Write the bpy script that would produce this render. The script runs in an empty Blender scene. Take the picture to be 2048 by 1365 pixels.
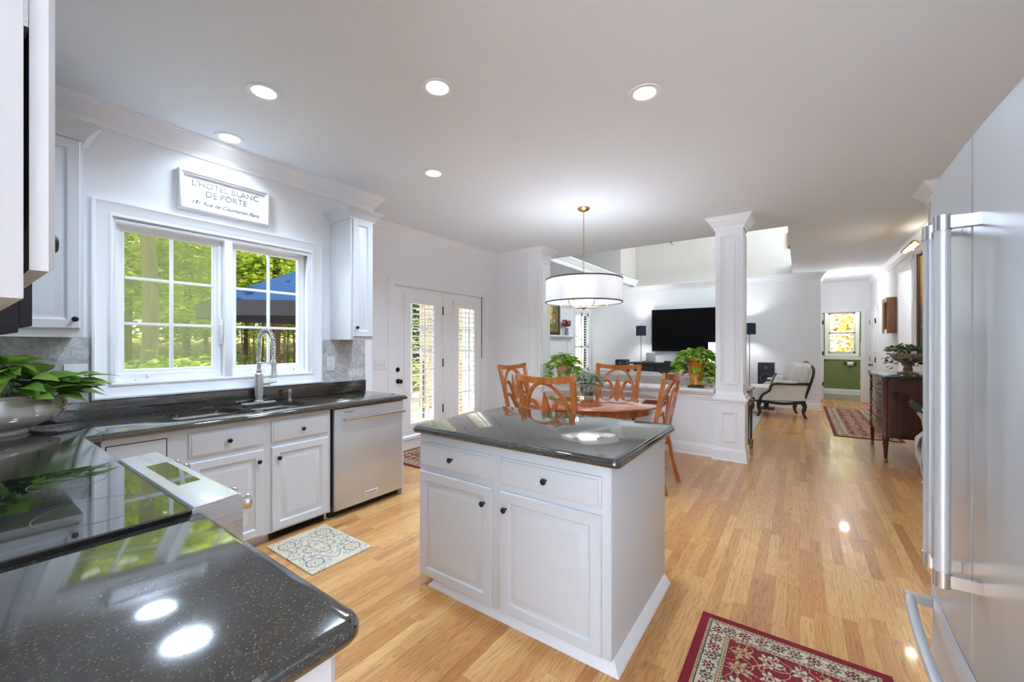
import bpy, bmesh, math, random
from mathutils import Vector, Matrix, noise
random.seed(7)
S = bpy.context.scene
COL = S.collection
PI = math.pi
CEIL = 2.93
CT = 0.925      # worktop height

# ------------------------------------------------------------------ camera
cd = bpy.data.cameras.new('camera'); cam = bpy.data.objects.new('camera', cd); COL.objects.link(cam)
cd.sensor_width = 36.0; cd.lens = 812.0/2048.0*36.0; cd.shift_y = 6.5/2048.0; cd.clip_start = 0.02; cd.clip_end = 200
cam.location = (0, 0, 1.40); cam.rotation_euler = (PI/2, 0, math.atan(576/812.0))
S.camera = cam
S.view_settings.view_transform = 'Standard'; S.view_settings.look = 'None'
S.view_settings.gamma = 1.0; S.view_settings.exposure = 1.58; S.view_settings.use_curve_mapping = False
try:
    S.cycles.max_bounces = 10; S.cycles.diffuse_bounces = 8; S.cycles.glossy_bounces = 5
    S.cycles.transmission_bounces = 6; S.cycles.transparent_max_bounces = 16
    S.cycles.sample_clamp_indirect = 6.0; S.cycles.use_denoising = True
    S.cycles.caustics_reflective = False; S.cycles.caustics_refractive = False
except Exception: pass

# ------------------------------------------------------------------ sky, sun, fill lamps
W = bpy.data.worlds.new('sky'); S.world = W; W.use_nodes = True
nt = W.node_tree; bg = nt.nodes['Background']
tc = nt.nodes.new('ShaderNodeTexCoord'); sp = nt.nodes.new('ShaderNodeSeparateXYZ'); cr = nt.nodes.new('ShaderNodeValToRGB')
nt.links.new(tc.outputs['Generated'], sp.inputs[0]); nt.links.new(sp.outputs['Z'], cr.inputs[0]); nt.links.new(cr.outputs[0], bg.inputs[0])
cr.color_ramp.elements[0].position = 0.0; cr.color_ramp.elements[0].color = (0.80, 0.86, 0.78, 1)
cr.color_ramp.elements[1].position = 0.6; cr.color_ramp.elements[1].color = (0.70, 0.80, 0.95, 1)
bg.inputs[1].default_value = 2.3

def lamp(kind, name, loc, energy, color=(1, 1, 1), rot=(0, 0, 0), size=None, sy=None, spot=None, blend=0.6):
    l = bpy.data.lights.new(name, kind); l.energy = energy; l.color = color
    o = bpy.data.objects.new(name, l); COL.objects.link(o); o.location = loc; o.rotation_euler = rot
    if kind == 'AREA':
        l.shape = 'RECTANGLE' if sy else 'DISK'; l.size = size
        if sy: l.size_y = sy
    elif kind == 'SUN': l.angle = 0.02
    elif size: l.shadow_soft_size = size
    if kind == 'SPOT': l.spot_size = spot; l.spot_blend = blend
    return o
COOL = (0.71, 0.92, 1.17)
sun = lamp('SUN', 'sun', (-20, 5, 30), 11.0, (1.0, 0.96, 0.86))
sun.rotation_euler = Vector((0.27, -0.10, -0.96)).to_track_quat('-Z', 'Y').to_euler()
# added fill lamps in made-up openings: two behind the camera, one upstairs
lamp('AREA', 'fill_back_opening', (0.80, -6.1, .70), 115, COOL, (PI/2+math.radians(80), 0, 0), 2.6, 1.2)
lamp('AREA', 'fill_side_opening', (2.30, -4.7, .60), 55, COOL, (0, PI/2+math.radians(66), 0), 1.0, 2.8)
lamp('AREA', 'fill_high_opening', (2.45, 7.6, 4.3), 40, (.93, .97, 1.0), (0, PI/2, 0), 1.9, 4.5)

# ------------------------------------------------------------------ materials
def mat(name, col, rough=0.5, metal=0.0, ior=None, coat=0, emit=None, es=1.0):
    m = bpy.data.materials.new(name); m.use_nodes = True
    b = m.node_tree.nodes['Principled BSDF']
    b.inputs['Base Color'].default_value = (*col, 1); b.inputs['Roughness'].default_value = rough
    b.inputs['Metallic'].default_value = metal
    if ior: b.inputs['IOR'].default_value = ior
    if coat: b.inputs['Coat Weight'].default_value = coat; b.inputs['Coat Roughness'].default_value = 0.05
    if emit: b.inputs['Emission Color'].default_value = (*emit, 1); b.inputs['Emission Strength'].default_value = es
    return m
def sr(r, g, b):   # sRGB 0-255 -> linear
    f = lambda c: (c/255/12.92) if c/255 <= 0.04045 else ((c/255+0.055)/1.055)**2.4
    return (f(r), f(g), f(b))
class NT:
    def __init__(s, m): s.t = m.node_tree; s.b = s.t.nodes['Principled BSDF']
    def n(s, k, **kw):
        x = s.t.nodes.new(k)
        for a, v in kw.items(): setattr(x, a, v)
        return x
    def l(s, a, b): s.t.links.new(a, b)
    def math(s, op, a, b=None, c=None):
        x = s.n('ShaderNodeMath', operation=op)
        for i, v in enumerate((a, b, c)):
            if v is None: continue
            if isinstance(v, (int, float)): x.inputs[i].default_value = v
            else: s.l(v, x.inputs[i])
        return x.outputs[0]
    def ramp(s, fac, stops, interp='LINEAR'):
        x = s.n('ShaderNodeValToRGB'); r = x.color_ramp; r.interpolation = interp
        while len(r.elements) < len(stops): r.elements.new(0.5)
        for e, (p, c) in zip(r.elements, stops): e.position = p; e.color = (*c, 1)
        s.l(fac, x.inputs[0]); return x.outputs[0]
    def mix(s, fac, a, b, mode='MIX'):
        x = s.n('ShaderNodeMix', data_type='RGBA', blend_type=mode)
        for i, v in ((0, fac), (6, a), (7, b)):
            if isinstance(v, (int, float)): x.inputs[i].default_value = v
            elif isinstance(v, tuple): x.inputs[i].default_value = (*v, 1)
            else: s.l(v, x.inputs[i])
        return x.outputs[2]
    def coord(s, which='Object', scale=(1, 1, 1), rot=(0, 0, 0)):
        c = s.n('ShaderNodeTexCoord'); m = s.n('ShaderNodeMapping'); m.inputs['Scale'].default_value = scale; m.inputs['Rotation'].default_value = rot
        s.l(c.outputs[which], m.inputs[0]); return m.outputs[0]
    def noise(s, vec, scale, detail=4, rough=0.5, dist=0.0):
        x = s.n('ShaderNodeTexNoise'); x.inputs['Scale'].default_value = scale; x.inputs['Detail'].default_value = detail
        x.inputs['Roughness'].default_value = rough; x.inputs['Distortion'].default_value = dist
        if vec is not None: s.l(vec, x.inputs['Vector'])
        return x.outputs['Fac']
    def bump(s, h, strength=0.2, dist=0.01):
        x = s.n('ShaderNodeBump'); x.inputs['Strength'].default_value = strength; x.inputs['Distance'].default_value = dist
        s.l(h, x.inputs['Height']); s.l(x.outputs[0], s.b.inputs['Normal'])
    def base(s, c): s.l(c, s.b.inputs['Base Color'])

M = {}
M['wall'] = mat('wall_paint', (0.86, 0.872, 0.90), 0.85)
M['ceil'] = mat('ceiling_paint', (0.84, 0.89, 0.95), 0.9)
M['trim'] = mat('white_trim', (0.88, 0.892, 0.915), 0.45)
M['cab'] = mat('white_cabinet', (0.66, 0.68, 0.71), 0.38)
M['beige'] = mat('beige_wall', sr(205, 200, 194), 0.9)
M['green'] = mat('green_wall', sr(132, 143, 92), 0.85)
for k in ('wall', 'ceil'):
    g = NT(M[k]); g.bump(g.noise(g.coord('Object'), 90, 3), 0.04, 0.002)
M['black'] = mat('black_metal', (0.012, 0.011, 0.011), 0.42, 0.3)
M['dark'] = mat('gap_shade', (0.01, 0.009, 0.008), 0.8)  # near-black colour for the shade inside slots and gaps
M['bronze'] = mat('bronze_grille', (0.035, 0.018, 0.012), 0.45, 0.5)
M['brass'] = mat('aged_brass', sr(190, 158, 104), 0.32, 1.0)
M['chrome'] = mat('chrome', (0.62, 0.62, 0.62), 0.16, 1.0)
M['plastic'] = mat('white_plastic', (0.80, 0.80, 0.80), 0.35)
M['screenblack'] = mat('black_screen', (0.002, 0.002, 0.003), 0.5, 0, 1.2)
M['coal'] = mat('black_plastic', (0.02, 0.021, 0.026), 0.5)
M['navy'] = mat('dark_lamp_shade', sr(34, 42, 54), 0.8)
M['navyblack'] = mat('dark_valance', sr(38, 36, 44), .9)
M['lens'] = mat('lamp_lens', (1, 1, 1), 0.5, emit=(1, 0.985, 0.96), es=4.0)
M['glow'] = mat('lamp_glow', (1, 1, 1), 0.5, emit=(1, 0.96, 0.9), es=6.0)
M['toilet'] = mat('white_porcelain', (0.82, 0.82, 0.82), 0.12, coat=0.5)

# brushed steel
def steel(name, vertical=True, base=(0.60, 0.60, 0.605), rough=0.3, sc=None):
    m = mat(name, base, rough, 0.5); g = NT(m)
    v = g.coord('Object', sc or ((220, 220, 1.2) if vertical else (1.2, 1.2, 260)))
    n = g.noise(v, 1.0, 3)
    g.l(g.ramp(n, [(0.3, (rough-.02,)*3), (0.7, (rough+.03,)*3)]), m.node_tree.nodes['Principled BSDF'].inputs['Roughness'])
    g.base(g.mix(n, tuple(c*.98 for c in base), tuple(min(1, c*1.02) for c in base)))
    return m
M['steel'] = steel('brushed_steel', True, (0.62, 0.64, 0.665), 0.30)
M['steelh'] = steel('brushed_steel_panel', False, (0.68, 0.68, 0.69), 0.28)
M['nickel'] = steel('brushed_nickel', True, (0.55, 0.545, 0.535), 0.24)

# granite
def granite(name):
    m = mat(name, (0.02, 0.02, 0.02), 0.08, 0.0, 2.1, coat=0.3); g = NT(m); v = g.coord('Object')
    big = g.noise(v, 9, 4, .6, .4); mid = g.noise(v, 55, 5, .7); vo = g.n('ShaderNodeTexVoronoi'); vo.inputs['Scale'].default_value = 380; g.l(v, vo.inputs['Vector'])
    sc_ = g.n('ShaderNodeSeparateColor'); g.l(vo.outputs['Color'], sc_.inputs[0]); c1 = g.ramp(g.math('ADD', g.math('MULTIPLY', sc_.outputs[0], .75), g.math('MULTIPLY', mid, .25)), [(0.30, (0.010, 0.011, 0.012)), (0.55, (0.022, 0.024, 0.023)), (0.68, (0.055, 0.045, 0.030)), (0.80, (0.085, 0.068, 0.045)), (0.89, (0.17, 0.15, 0.12))])
    flk = g.ramp(g.noise(v, 210, 2, .5), [(0.62, (0, 0, 0)), (0.70, (1, 1, 1))])
    c2 = g.mix(g.math('MULTIPLY', flk, 0.08), c1, (0.26, 0.24, 0.19))
    c3 = g.mix(g.math('MULTIPLY', big, 0.5), c2, (0.018, 0.020, 0.022))
    g.base(c3); return m
M['granite'] = granite('dark_granite')

# oak strip floor, boards along Y
def oak():
    m = mat('oak_floor', (0.5, 0.3, 0.15), 0.28, 0.0, 1.45, coat=0.15); g = NT(m)
    c = g.n('ShaderNodeTexCoord'); s = g.n('ShaderNodeSeparateXYZ'); g.l(c.outputs['Object'], s.inputs[0])
    wdt = 0.0585
    xs = g.math('DIVIDE', s.outputs['X'], wdt); row = g.math('FLOOR', xs); fx = g.math('FRACT', xs)
    w1 = g.n('ShaderNodeTexWhiteNoise', noise_dimensions='1D'); g.l(row, w1.inputs['W'])
    w2 = g.n('ShaderNodeTexWhiteNoise', noise_dimensions='1D'); g.l(g.math('ADD', row, 77.7), w2.inputs['W'])
    L = g.math('ADD', g.math('MULTIPLY', w2.outputs['Value'], 0.5), 0.55)
    ys = g.math('DIVIDE', g.math('ADD', s.outputs['Y'], g.math('MULTIPLY', w1.outputs['Value'], 7.0)), L)
    idx = g.math('FLOOR', ys); fy = g.math('FRACT', ys)
    cb = g.n('ShaderNodeCombineXYZ'); g.l(row, cb.inputs[0]); g.l(idx, cb.inputs[1])
    wn = g.n('ShaderNodeTexWhiteNoise', noise_dimensions='3D'); g.l(cb.outputs[0], wn.inputs['Vector'])
    r = wn.outputs['Value']
    tone = g.ramp(r, [(0.0, sr(206, 147, 88)), (0.3, sr(216, 161, 100)), (0.6, sr(226, 173, 110)), (0.85, sr(234, 185, 122)), (1.0, sr(194, 133, 78))])
    # grain, shifted per board
    gv = g.n('ShaderNodeCombineXYZ'); g.l(g.math('ADD', g.math('MULTIPLY', s.outputs['X'], 30.0), g.math('MULTIPLY', r, 90)), gv.inputs[0])
    g.l(g.math('ADD', g.math('MULTIPLY', s.outputs['Y'], 1.6), g.math('MULTIPLY', r, 37)), gv.inputs[1])
    n1 = g.noise(gv.outputs[0], 1.0, 2, .5, .6)
    rings = g.math('FRACT', g.math('MULTIPLY', n1, 9.0))
    ringc = g.ramp(rings, [(0.0, (0.66, 0.60, 0.52)), (0.18, (0.95, 0.94, 0.92)), (0.7, (1.06, 1.06, 1.06)), (1.0, (0.80, 0.76, 0.70))])
    fv = g.n('ShaderNodeCombineXYZ'); g.l(g.math('MULTIPLY', s.outputs['X'], 420.0), fv.inputs[0]); g.l(g.math('ADD', g.math('MULTIPLY', s.outputs['Y'], 14), g.math('MULTIPLY', r, 50)), fv.inputs[1])
    fine = g.ramp(g.noise(fv.outputs[0], 1.0, 3), [(0.35, (0.86, 0.84, 0.82)), (0.6, (1, 1, 1))])
    col = g.mix(1.0, tone, ringc, 'MULTIPLY'); col = g.mix(0.9, col, fine, 'MULTIPLY')
    gx = g.math('LESS_THAN', g.math('MINIMUM', fx, g.math('SUBTRACT', 1.0, fx)), 0.012)
    gy = g.math('LESS_THAN', fy, 0.0022)
    gap = g.math('MAXIMUM', gx, gy)
    col = g.mix(g.math('MULTIPLY', gap, 0.45), col, sr(120, 80, 50))
    g.base(col); g.bump(g.math('SUBTRACT', g.math('MULTIPLY', fine, 0.1), gap), 0.12, 0.001)
    return m
M['oak'] = oak()

def wood(name, dark, light, rough=0.25, axis=2, sc=1.0, coat=0.4):
    m = mat(name, light, rough, coat=coat); g = NT(m)
    scl = [28*sc, 28*sc, 28*sc]; scl[axis] = 2.0*sc
    v = g.coord('Object', tuple(scl)); n = g.noise(v, 1.0, 4, .55, .8)
    g.base(g.ramp(n, [(0.3, dark), (0.5, tuple((a+b)/2 for a, b in zip(dark, light))), (0.68, light)])); return m
M['maple'] = wood('honey_wood', sr(146, 76, 26), sr(192, 114, 52), 0.22)
M['mapletop'] = wood('honey_table_wood', sr(128, 58, 20), sr(176, 92, 38), 0.09, 0, 0.6, 0.8)
M['mahog'] = wood('mahogany', sr(52, 20, 12), sr(102, 44, 24), 0.25, 2, 0.5)
M['espresso'] = wood('espresso_wood', sr(26, 18, 17), sr(44, 33, 30), 0.35)
M['walnutframe'] = wood('walnut_frame', sr(58, 32, 20), sr(92, 54, 34), 0.4)
M['pine'] = wood('pine_frame', sr(126, 78, 36), sr(170, 112, 58), 0.4)

def fabric(name, a, b, sc=260, rough=0.95):
    m = mat(name, a, rough); g = NT(m); v = g.coord('Object'); n = g.noise(v, sc, 2)
    g.base(g.ramp(n, [(0.35, a), (0.65, b)])); g.bump(n, 0.3, 0.002); m.node_tree.nodes['Principled BSDF'].inputs['Sheen Weight'].default_value = 0.2; return m
M['cream'] = fabric('cream_fabric', sr(206, 202, 194), sr(226, 223, 217))
M['seatfab'] = fabric('white_seat_fabric', sr(206, 208, 212), sr(226, 228, 230))
M['sofafab'] = fabric('beige_sofa_fabric', sr(184, 179, 170), sr(204, 200, 192), 60)
M['olivefab'] = fabric('green_velvet', sr(44, 56, 44), sr(66, 78, 60))
M['bluerug'] = fabric('blue_grey_rug', sr(132, 146, 160), sr(172, 178, 184), 14)

# foliage: colour per leaf
def leafmat(name, cols, rough=0.4, trans=True):
    m = mat(name, cols[0], rough); g = NT(m); gi = g.n('ShaderNodeNewGeometry')
    stops = [(i/(len(cols)-1), c) for i, c in enumerate(cols)]
    c1 = g.ramp(gi.outputs['Random Per Island'], stops)
    c2 = g.mix(g.math('MULTIPLY', g.noise(g.coord('Object'), 60, 2), 0.6), c1, cols[-1], 'MIX')
    g.base(c2)
    if trans:
        t = m.node_tree; tr = t.nodes.new('ShaderNodeBsdfTranslucent'); mx = t.nodes.new('ShaderNodeMixShader'); mx.inputs[0].default_value = 0.35
        t.links.new(c2, tr.inputs[0]); t.links.new(g.b.outputs[0], mx.inputs[1]); t.links.new(tr.outputs[0], mx.inputs[2])
        t.links.new(mx.outputs[0], t.nodes['Material Output'].inputs['Surface'])
    return m
M['pothos'] = leafmat('pothos_leaf', [sr(40, 92, 24), sr(74, 130, 34), sr(58, 112, 30), sr(128, 168, 60), sr(160, 190, 86)])
M['lime'] = leafmat('lime_leaf', [sr(84, 140, 36), sr(140, 190, 40), sr(118, 170, 40), sr(168, 208, 60), sr(186, 216, 80)])
M['sage'] = leafmat('sage_leaf', [sr(78, 100, 76), sr(110, 132, 104), sr(148, 165, 136), sr(170, 184, 158)])
M['ivy'] = leafmat('ivy_leaf', [sr(26, 50, 34), sr(46, 76, 50), sr(70, 98, 60), sr(104, 128, 78)])
M['tree'] = leafmat('tree_leaf', [sr(62, 96, 24), sr(104, 142, 34), sr(156, 182, 46), sr(196, 208, 62), sr(126, 158, 44)], 0.5)
M['tree2'] = leafmat('yellow_tree_leaf', [sr(96, 130, 30), sr(150, 175, 48), sr(190, 204, 66), sr(206, 214, 90)], 0.5)  # paler, yellower leaf greens
M['autumn'] = leafmat('russet_leaf', [sr(150, 90, 50), sr(190, 130, 80), sr(210, 160, 90), sr(150, 160, 60)], 0.5)
M['bark'] = wood('bark', sr(70, 58, 42), sr(118, 102, 80), 0.95, 2, 0.5, 0)
M['bark2'] = wood('dark_bark', sr(50, 32, 20), sr(92, 62, 42), 0.95, 2, 0.5, 0)
M['stem'] = mat('stem_green', sr(92, 124, 58), 0.6)

def glass(name, tint=(1, 1, 1), haze=None):
    m = bpy.data.materials.new(name); m.use_nodes = True; t = m.node_tree; t.nodes.clear()
    o = t.nodes.new('ShaderNodeOutputMaterial'); tr = t.nodes.new('ShaderNodeBsdfTransparent'); gl = t.nodes.new('ShaderNodeBsdfGlossy')
    tr.inputs[0].default_value = (*tint, 1); gl.inputs['Roughness'].default_value = 0.02
    fr = t.nodes.new('ShaderNodeFresnel'); fr.inputs[0].default_value = 1.45; mx = t.nodes.new('ShaderNodeMixShader')
    gi = t.nodes.new('ShaderNodeNewGeometry'); iv_ = t.nodes.new('ShaderNodeMath'); iv_.operation = 'SUBTRACT'; iv_.inputs[0].default_value = 1; t.links.new(gi.outputs['Backfacing'], iv_.inputs[1])
    mu_ = t.nodes.new('ShaderNodeMath'); mu_.operation = 'MULTIPLY'; t.links.new(fr.outputs[0], mu_.inputs[0]); t.links.new(iv_.outputs[0], mu_.inputs[1])
    t.links.new(mu_.outputs[0], mx.inputs[0]); t.links.new(tr.outputs[0], mx.inputs[1]); t.links.new(gl.outputs[0], mx.inputs[2])
    last = mx.outputs[0]
    if haze:
        tl = t.nodes.new('ShaderNodeBsdfTranslucent'); tl.inputs[0].default_value = (*haze[1], 1); m2 = t.nodes.new('ShaderNodeMixShader'); m2.inputs[0].default_value = haze[0]
        t.links.new(last, m2.inputs[1]); t.links.new(tl.outputs[0], m2.inputs[2]); last = m2.outputs[0]
    t.links.new(last, o.inputs[0]); return m
M['glass'] = glass('window_glass')
M['screen'] = glass('insect_screen', (0.80, 0.80, 0.78), (0.14, (0.62, 0.72, 0.42)))
M['vaseglass'] = glass('grey_glass', (0.62, 0.65, 0.72))

def vcol(name, rough=0.9, coat=0, bump=0):
    m = mat(name, (.5, .5, .5), rough, coat=coat); g = NT(m); a = g.n('ShaderNodeVertexColor'); a.layer_name = 'pattern'; g.base(a.outputs[0])
    if bump: g.bump(g.noise(g.coord('Object'), 500, 2), bump, 0.002)
    return m
M['woven'] = vcol('woven_pattern', 0.95, bump=0.4)
M['printed'] = vcol('printed_pattern', 0.5)
M['paint'] = vcol('painted_canvas', 0.5)
M['ceramic'] = vcol('painted_ceramic', 0.12, 0.6)

# ------------------------------------------------------------------ geometry helpers
class MB:
    def __init__(s): s.v = []; s.f = []; s.uv = None
    def add(s, vs, fs):
        o = len(s.v); s.v += [tuple(p) for p in vs]; s.f += [tuple(i+o for i in f) for f in fs]; return s
    def box(s, x0, x1, y0, y1, z0, z1):
        vs = [(x, y, z) for z in (z0, z1) for y in (y0, y1) for x in (x0, x1)]
        return s.add(vs, [(0, 2, 3, 1), (4, 5, 7, 6), (0, 1, 5, 4), (2, 6, 7, 3), (0, 4, 6, 2), (1, 3, 7, 5)])
    def quad(s, a, b, c, d): return s.add([a, b, c, d], [(0, 1, 2, 3)])
    def rings(s, rings, close=True, cap0=True, cap1=True):
        n = len(rings[0]); vs = [p for r in rings for p in r]; fs = []
        for i in range(len(rings)-1):
            for j in range(n if close else n-1):
                a = i*n+j; b = i*n+(j+1) % n; fs.append((a, b, b+n, a+n))
        if cap0: fs.append(tuple(range(n))[::-1])
        if cap1: fs.append(tuple(range((len(rings)-1)*n, len(rings)*n)))
        return s.add(vs, fs)
    def lathe(s, prof, c=(0, 0, 0), seg=24, axis='z', sx=1, sy=1, cap=True):
        R = []
        for r, h in prof:
            ring = []
            for k in range(seg):
                a = 2*PI*k/seg; x, y = r*math.cos(a)*sx, r*math.sin(a)*sy
                ring.append({'z': (c[0]+x, c[1]+y, c[2]+h), 'x': (c[0]+h, c[1]+x, c[2]+y), 'y': (c[0]+y, c[1]+h, c[2]+x)}[axis])
            R.append(ring)
        return s.rings(R, True, cap, cap)
    def tube(s, path, r, seg=8, cap=True, flat=1.0, up=None):
        P = [Vector(p) for p in path]; R = []
        rr = r if isinstance(r, (list, tuple)) else [r]*len(P)
        t0 = (P[1]-P[0]).normalized()
        u = Vector(up) if up else (Vector((0, 0, 1)) if abs(t0.z) < .9 else Vector((1, 0, 0)))
        n = (u - t0*u.dot(t0)).normalized()
        for i, p in enumerate(P):
            t = (P[min(i+1, len(P)-1)]-P[max(i-1, 0)]).normalized()
            n = (n - t*n.dot(t)); n = n.normalized() if n.length > 1e-6 else Vector((1, 0, 0)); b = t.cross(n)
            R.append([tuple(p + (n*math.cos(a)*flat + b*math.sin(a))*rr[i]) for a in [2*PI*(k+.5)/seg for k in range(seg)]])
        return s.rings(R, True, cap, cap)
    def bar(s, path, w, d, up):      # rectangular section: w across, d along `up`
        P = [Vector(p) for p in path]; R = []; up = Vector(up)
        for i, p in enumerate(P):
            t = (P[min(i+1, len(P)-1)]-P[max(i-1, 0)]).normalized(); n = (up - t*up.dot(t)).normalized(); b = t.cross(n)
            ww = w[i] if isinstance(w, (list, tuple)) else w
            R.append([tuple(p+b*sx*ww/2+n*sy*d/2) for sx, sy in ((-1, -1), (1, -1), (1, 1), (-1, 1))])
        return s.rings(R)
    def sq(s, c, r, e=0.5, seg=16, rows=10, rot=None):   # superellipsoid cushion
        c = Vector(c); sg = lambda v, p: math.copysign(abs(v)**p, v); R = []
        for i in range(rows+1):
            a = -PI/2+PI*i/rows; ca, sa = sg(math.cos(a), e), sg(math.sin(a), e)
            if i in (0, rows): ca = 0.02
            ring = []
            for k in range(seg):
                b = 2*PI*k/seg; v = Vector((r[0]*ca*sg(math.cos(b), e), r[1]*ca*sg(math.sin(b), e), r[2]*sa))
                ring.append(tuple(c+(rot @ v if rot else v)))
            R.append(ring)
        return s.rings(R)
    def prism(s, poly, z0, z1):      # poly in XY
        n = len(poly); return s.rings([[(x, y, z0) for x, y in poly], [(x, y, z1) for x, y in poly]])
    def frame(s, O, U, V, N, w, h, prof, fill=True, inner=None):
        # concentric rectangles: prof = [(inset, height)], over a w x h rectangle at O; fill the last ring
        O, U, V, N = map(Vector, (O, U, V, N)); R = []
        for d, z in prof: R.append([tuple(O+U*a+V*b+N*z) for a, b in ((d, d), (w-d, d), (w-d, h-d), (d, h-d))])
        return s.rings(R, True, False, fill)
    def sweep(s, path, prof, closed=False, side=1):
        # profile (out, z) swept along XY path with mitred corners; out is to the left of travel * side
        n = len(path); R = []
        for i in range(n):
            p = Vector(path[i][:2]); a = Vector(path[i-1][:2]) if (i > 0 or closed) else None; b = Vector(path[(i+1) % n][:2]) if (i < n-1 or closed) else None
            d1 = (p-a).normalized() if a is not None else (b-p).normalized(); d2 = (b-p).normalized() if b is not None else d1
            n1 = Vector((-d1.y, d1.x))*side; n2 = Vector((-d2.y, d2.x))*side; m = (n1+n2); m = m/max(1e-6, m.dot(n1))
            z = path[i][2] if len(path[i]) > 2 else 0
            R.append([(p.x+m.x*o, p.y+m.y*o, z+h) for o, h in prof])
        if closed: R.append(R[0])
        k = len(prof); vs = [q for r in R for q in r]; fs = []
        for i in range(len(R)-1):
            for j in range(k-1): fs.append((i*k+j, (i+1)*k+j, (i+1)*k+j+1, i*k+j+1))
        if not closed: fs += [tuple(range(k)), tuple(range((len(R)-1)*k, len(R)*k))[::-1]]
        return s.add(vs, fs)

def wloc(o):
    v = Vector((0, 0, 0))
    while o: v += o.location; o = o.parent
    return v
def obj(name, mb, m, parent=None, smooth=0.6, bevel=0, origin=None):
    base = wloc(parent) if parent else Vector((0, 0, 0))
    if origin is not None: origin = Vector(origin); sub = origin
    else: origin = base; sub = base
    me = bpy.data.meshes.new(name); me.from_pydata([tuple(Vector(p)-sub) for p in mb.v], [], mb.f); me.validate()
    bm = bmesh.new(); bm.from_mesh(me); bmesh.ops.remove_doubles(bm, verts=bm.verts, dist=1e-6); bmesh.ops.recalc_face_normals(bm, faces=bm.faces)
    if bevel:
        es = [e for e in bm.edges if len(e.link_faces) == 2 and e.calc_face_angle() > 0.7]
        bmesh.ops.bevel(bm, geom=es, offset=bevel, segments=2, profile=0.6, affect='EDGES', clamp_overlap=True)
    if smooth:
        for f in bm.faces: f.smooth = True
        for e in bm.edges:
            if len(e.link_faces) == 2 and e.calc_face_angle(0) > smooth: e.smooth = False
    bm.to_mesh(me); bm.free()
    for mm in (m if isinstance(m, (list, tuple)) else [m]): me.materials.append(mm)
    o = bpy.data.objects.new(name, me); COL.objects.link(o)
    if parent: o.parent = parent; o.location = origin-base
    else: o.location = origin if origin is not None else (0, 0, 0)
    return o
def centre_of(mb):
    xs, ys, zs = zip(*mb.v); return ((min(xs)+max(xs))/2, (min(ys)+max(ys))/2, min(zs))
def tag(o, label, cat, group=None, kind=None):
    o['label'] = label; o['category'] = cat
    if group: o['group'] = group
    if kind: o['kind'] = kind
    return o
def single(name, mb, m, label, cat, group=None, kind=None, **k):
    return tag(obj(name, mb, m, origin=centre_of(mb), **k), label, cat, group, kind)
def thing(name, loc, label, cat, group=None):
    o = bpy.data.objects.new(name, None); COL.objects.link(o); o.location = loc; o.empty_display_size = 0.1
    return tag(o, label, cat, group)
def struct(name, mb, m, parent=None, **k):
    o = obj(name, mb, m, parent, **k)
    if not parent: o['kind'] = 'structure'
    return o
def dup(o, parent=None):
    c = o.copy(); COL.objects.link(c)
    if parent: c.parent = parent
    for ch in list(o.children): dup(ch, c)
    return c
def paint(o, fn):      # colour attribute 'pattern' from local vertex position
    me = o.data; a = me.color_attributes.new('pattern', 'FLOAT_COLOR', 'POINT')
    buf = []
    for v in me.vertices: buf += [*fn(v.co), 1.0]
    a.data.foreach_set('color', buf)
def grid(x0, x1, y0, y1, z, nx, ny):
    m = MB(); vs = [(x0+(x1-x0)*i/nx, y0+(y1-y0)*j/ny, z) for j in range(ny+1) for i in range(nx+1)]
    return m.add(vs, [(j*(nx+1)+i, j*(nx+1)+i+1, (j+1)*(nx+1)+i+1, (j+1)*(nx+1)+i) for j in range(ny) for i in range(nx)])
def arc(cx, cy, r, a0, a1, n): return [(cx+r*math.cos(a0+(a1-a0)*i/n), cy+r*math.sin(a0+(a1-a0)*i/n)) for i in range(n+1)]
def spline(pts, n=8):
    P = [Vector(p) for p in pts]; out = []
    for i in range(len(P)-1):
        a, b, c, d = P[max(i-1, 0)], P[i], P[i+1], P[min(i+2, len(P)-1)]
        for k in range(n):
            t = k/n; out.append(0.5*((2*b)+(c-a)*t+(2*a-5*b+4*c-d)*t*t+(3*b-a-3*c+d)*t**3))
    out.append(P[-1]); return [tuple(p) for p in out]
KNOB = [(0.0001, 0), (0.006, 0), (0.006, 0.012), (0.011, 0.016), (0.0145, 0.022), (0.0145, 0.027), (0.010, 0.031), (0.0001, 0.032)]
def knob(parent, p, axis, m=None, sgn=1):
    mb = MB().lathe([(r, h*sgn) for r, h in KNOB], p, 16, axis); return obj('knob', mb, m or M['black'], parent)
DOORP = [(0, 0), (0, .013), (.005, .018), (.050, .018), (.054, .014), (.059, .0065), (.068, .0055), (.074, .007), (.098, .0165), (.101, .0165)]
DRAWP = [(0, 0), (0, .009), (.010, .013), (.013, .0175), (.015, .018)]
# ================================================================== THE SHELL
WX, DX = -3.66, -4.28
fl = MB(); fl.box(-3.81, 2.45, -6.45, 2.62, -.12, 0); fl.box(-4.43, 2.45, 2.62, 5.7, -.12, 0); fl.box(-5.05, 2.6, 5.7, 10.95, -.12, 0); fl.box(0.2, 2.6, 10.95, 12.98, -.12, 0)
struct('floor', fl, M['oak'])
m = mat('vinyl_floor', sr(150, 140, 118), 0.4); g = NT(m); g.base(g.ramp(g.noise(g.coord('Object'), 6, 4), [(0.4, sr(140, 132, 112)), (0.6, sr(178, 166, 142))]))
struct('floor_bathroom', MB().box(0.2, 2.2, 12.98, 14.75, -.12, 0.003), m)
ce = MB(); ce.box(-4.43, 4.2, -7.2, 6.35, CEIL, CEIL+.22); ce.box(-5.05, -3.72, 6.35, 10.95, CEIL, CEIL+.22); ce.box(-0.13, 2.6, 6.35, 14.75, CEIL, CEIL+.22)  # first slab stretched past the side wall to block the sun
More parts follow.
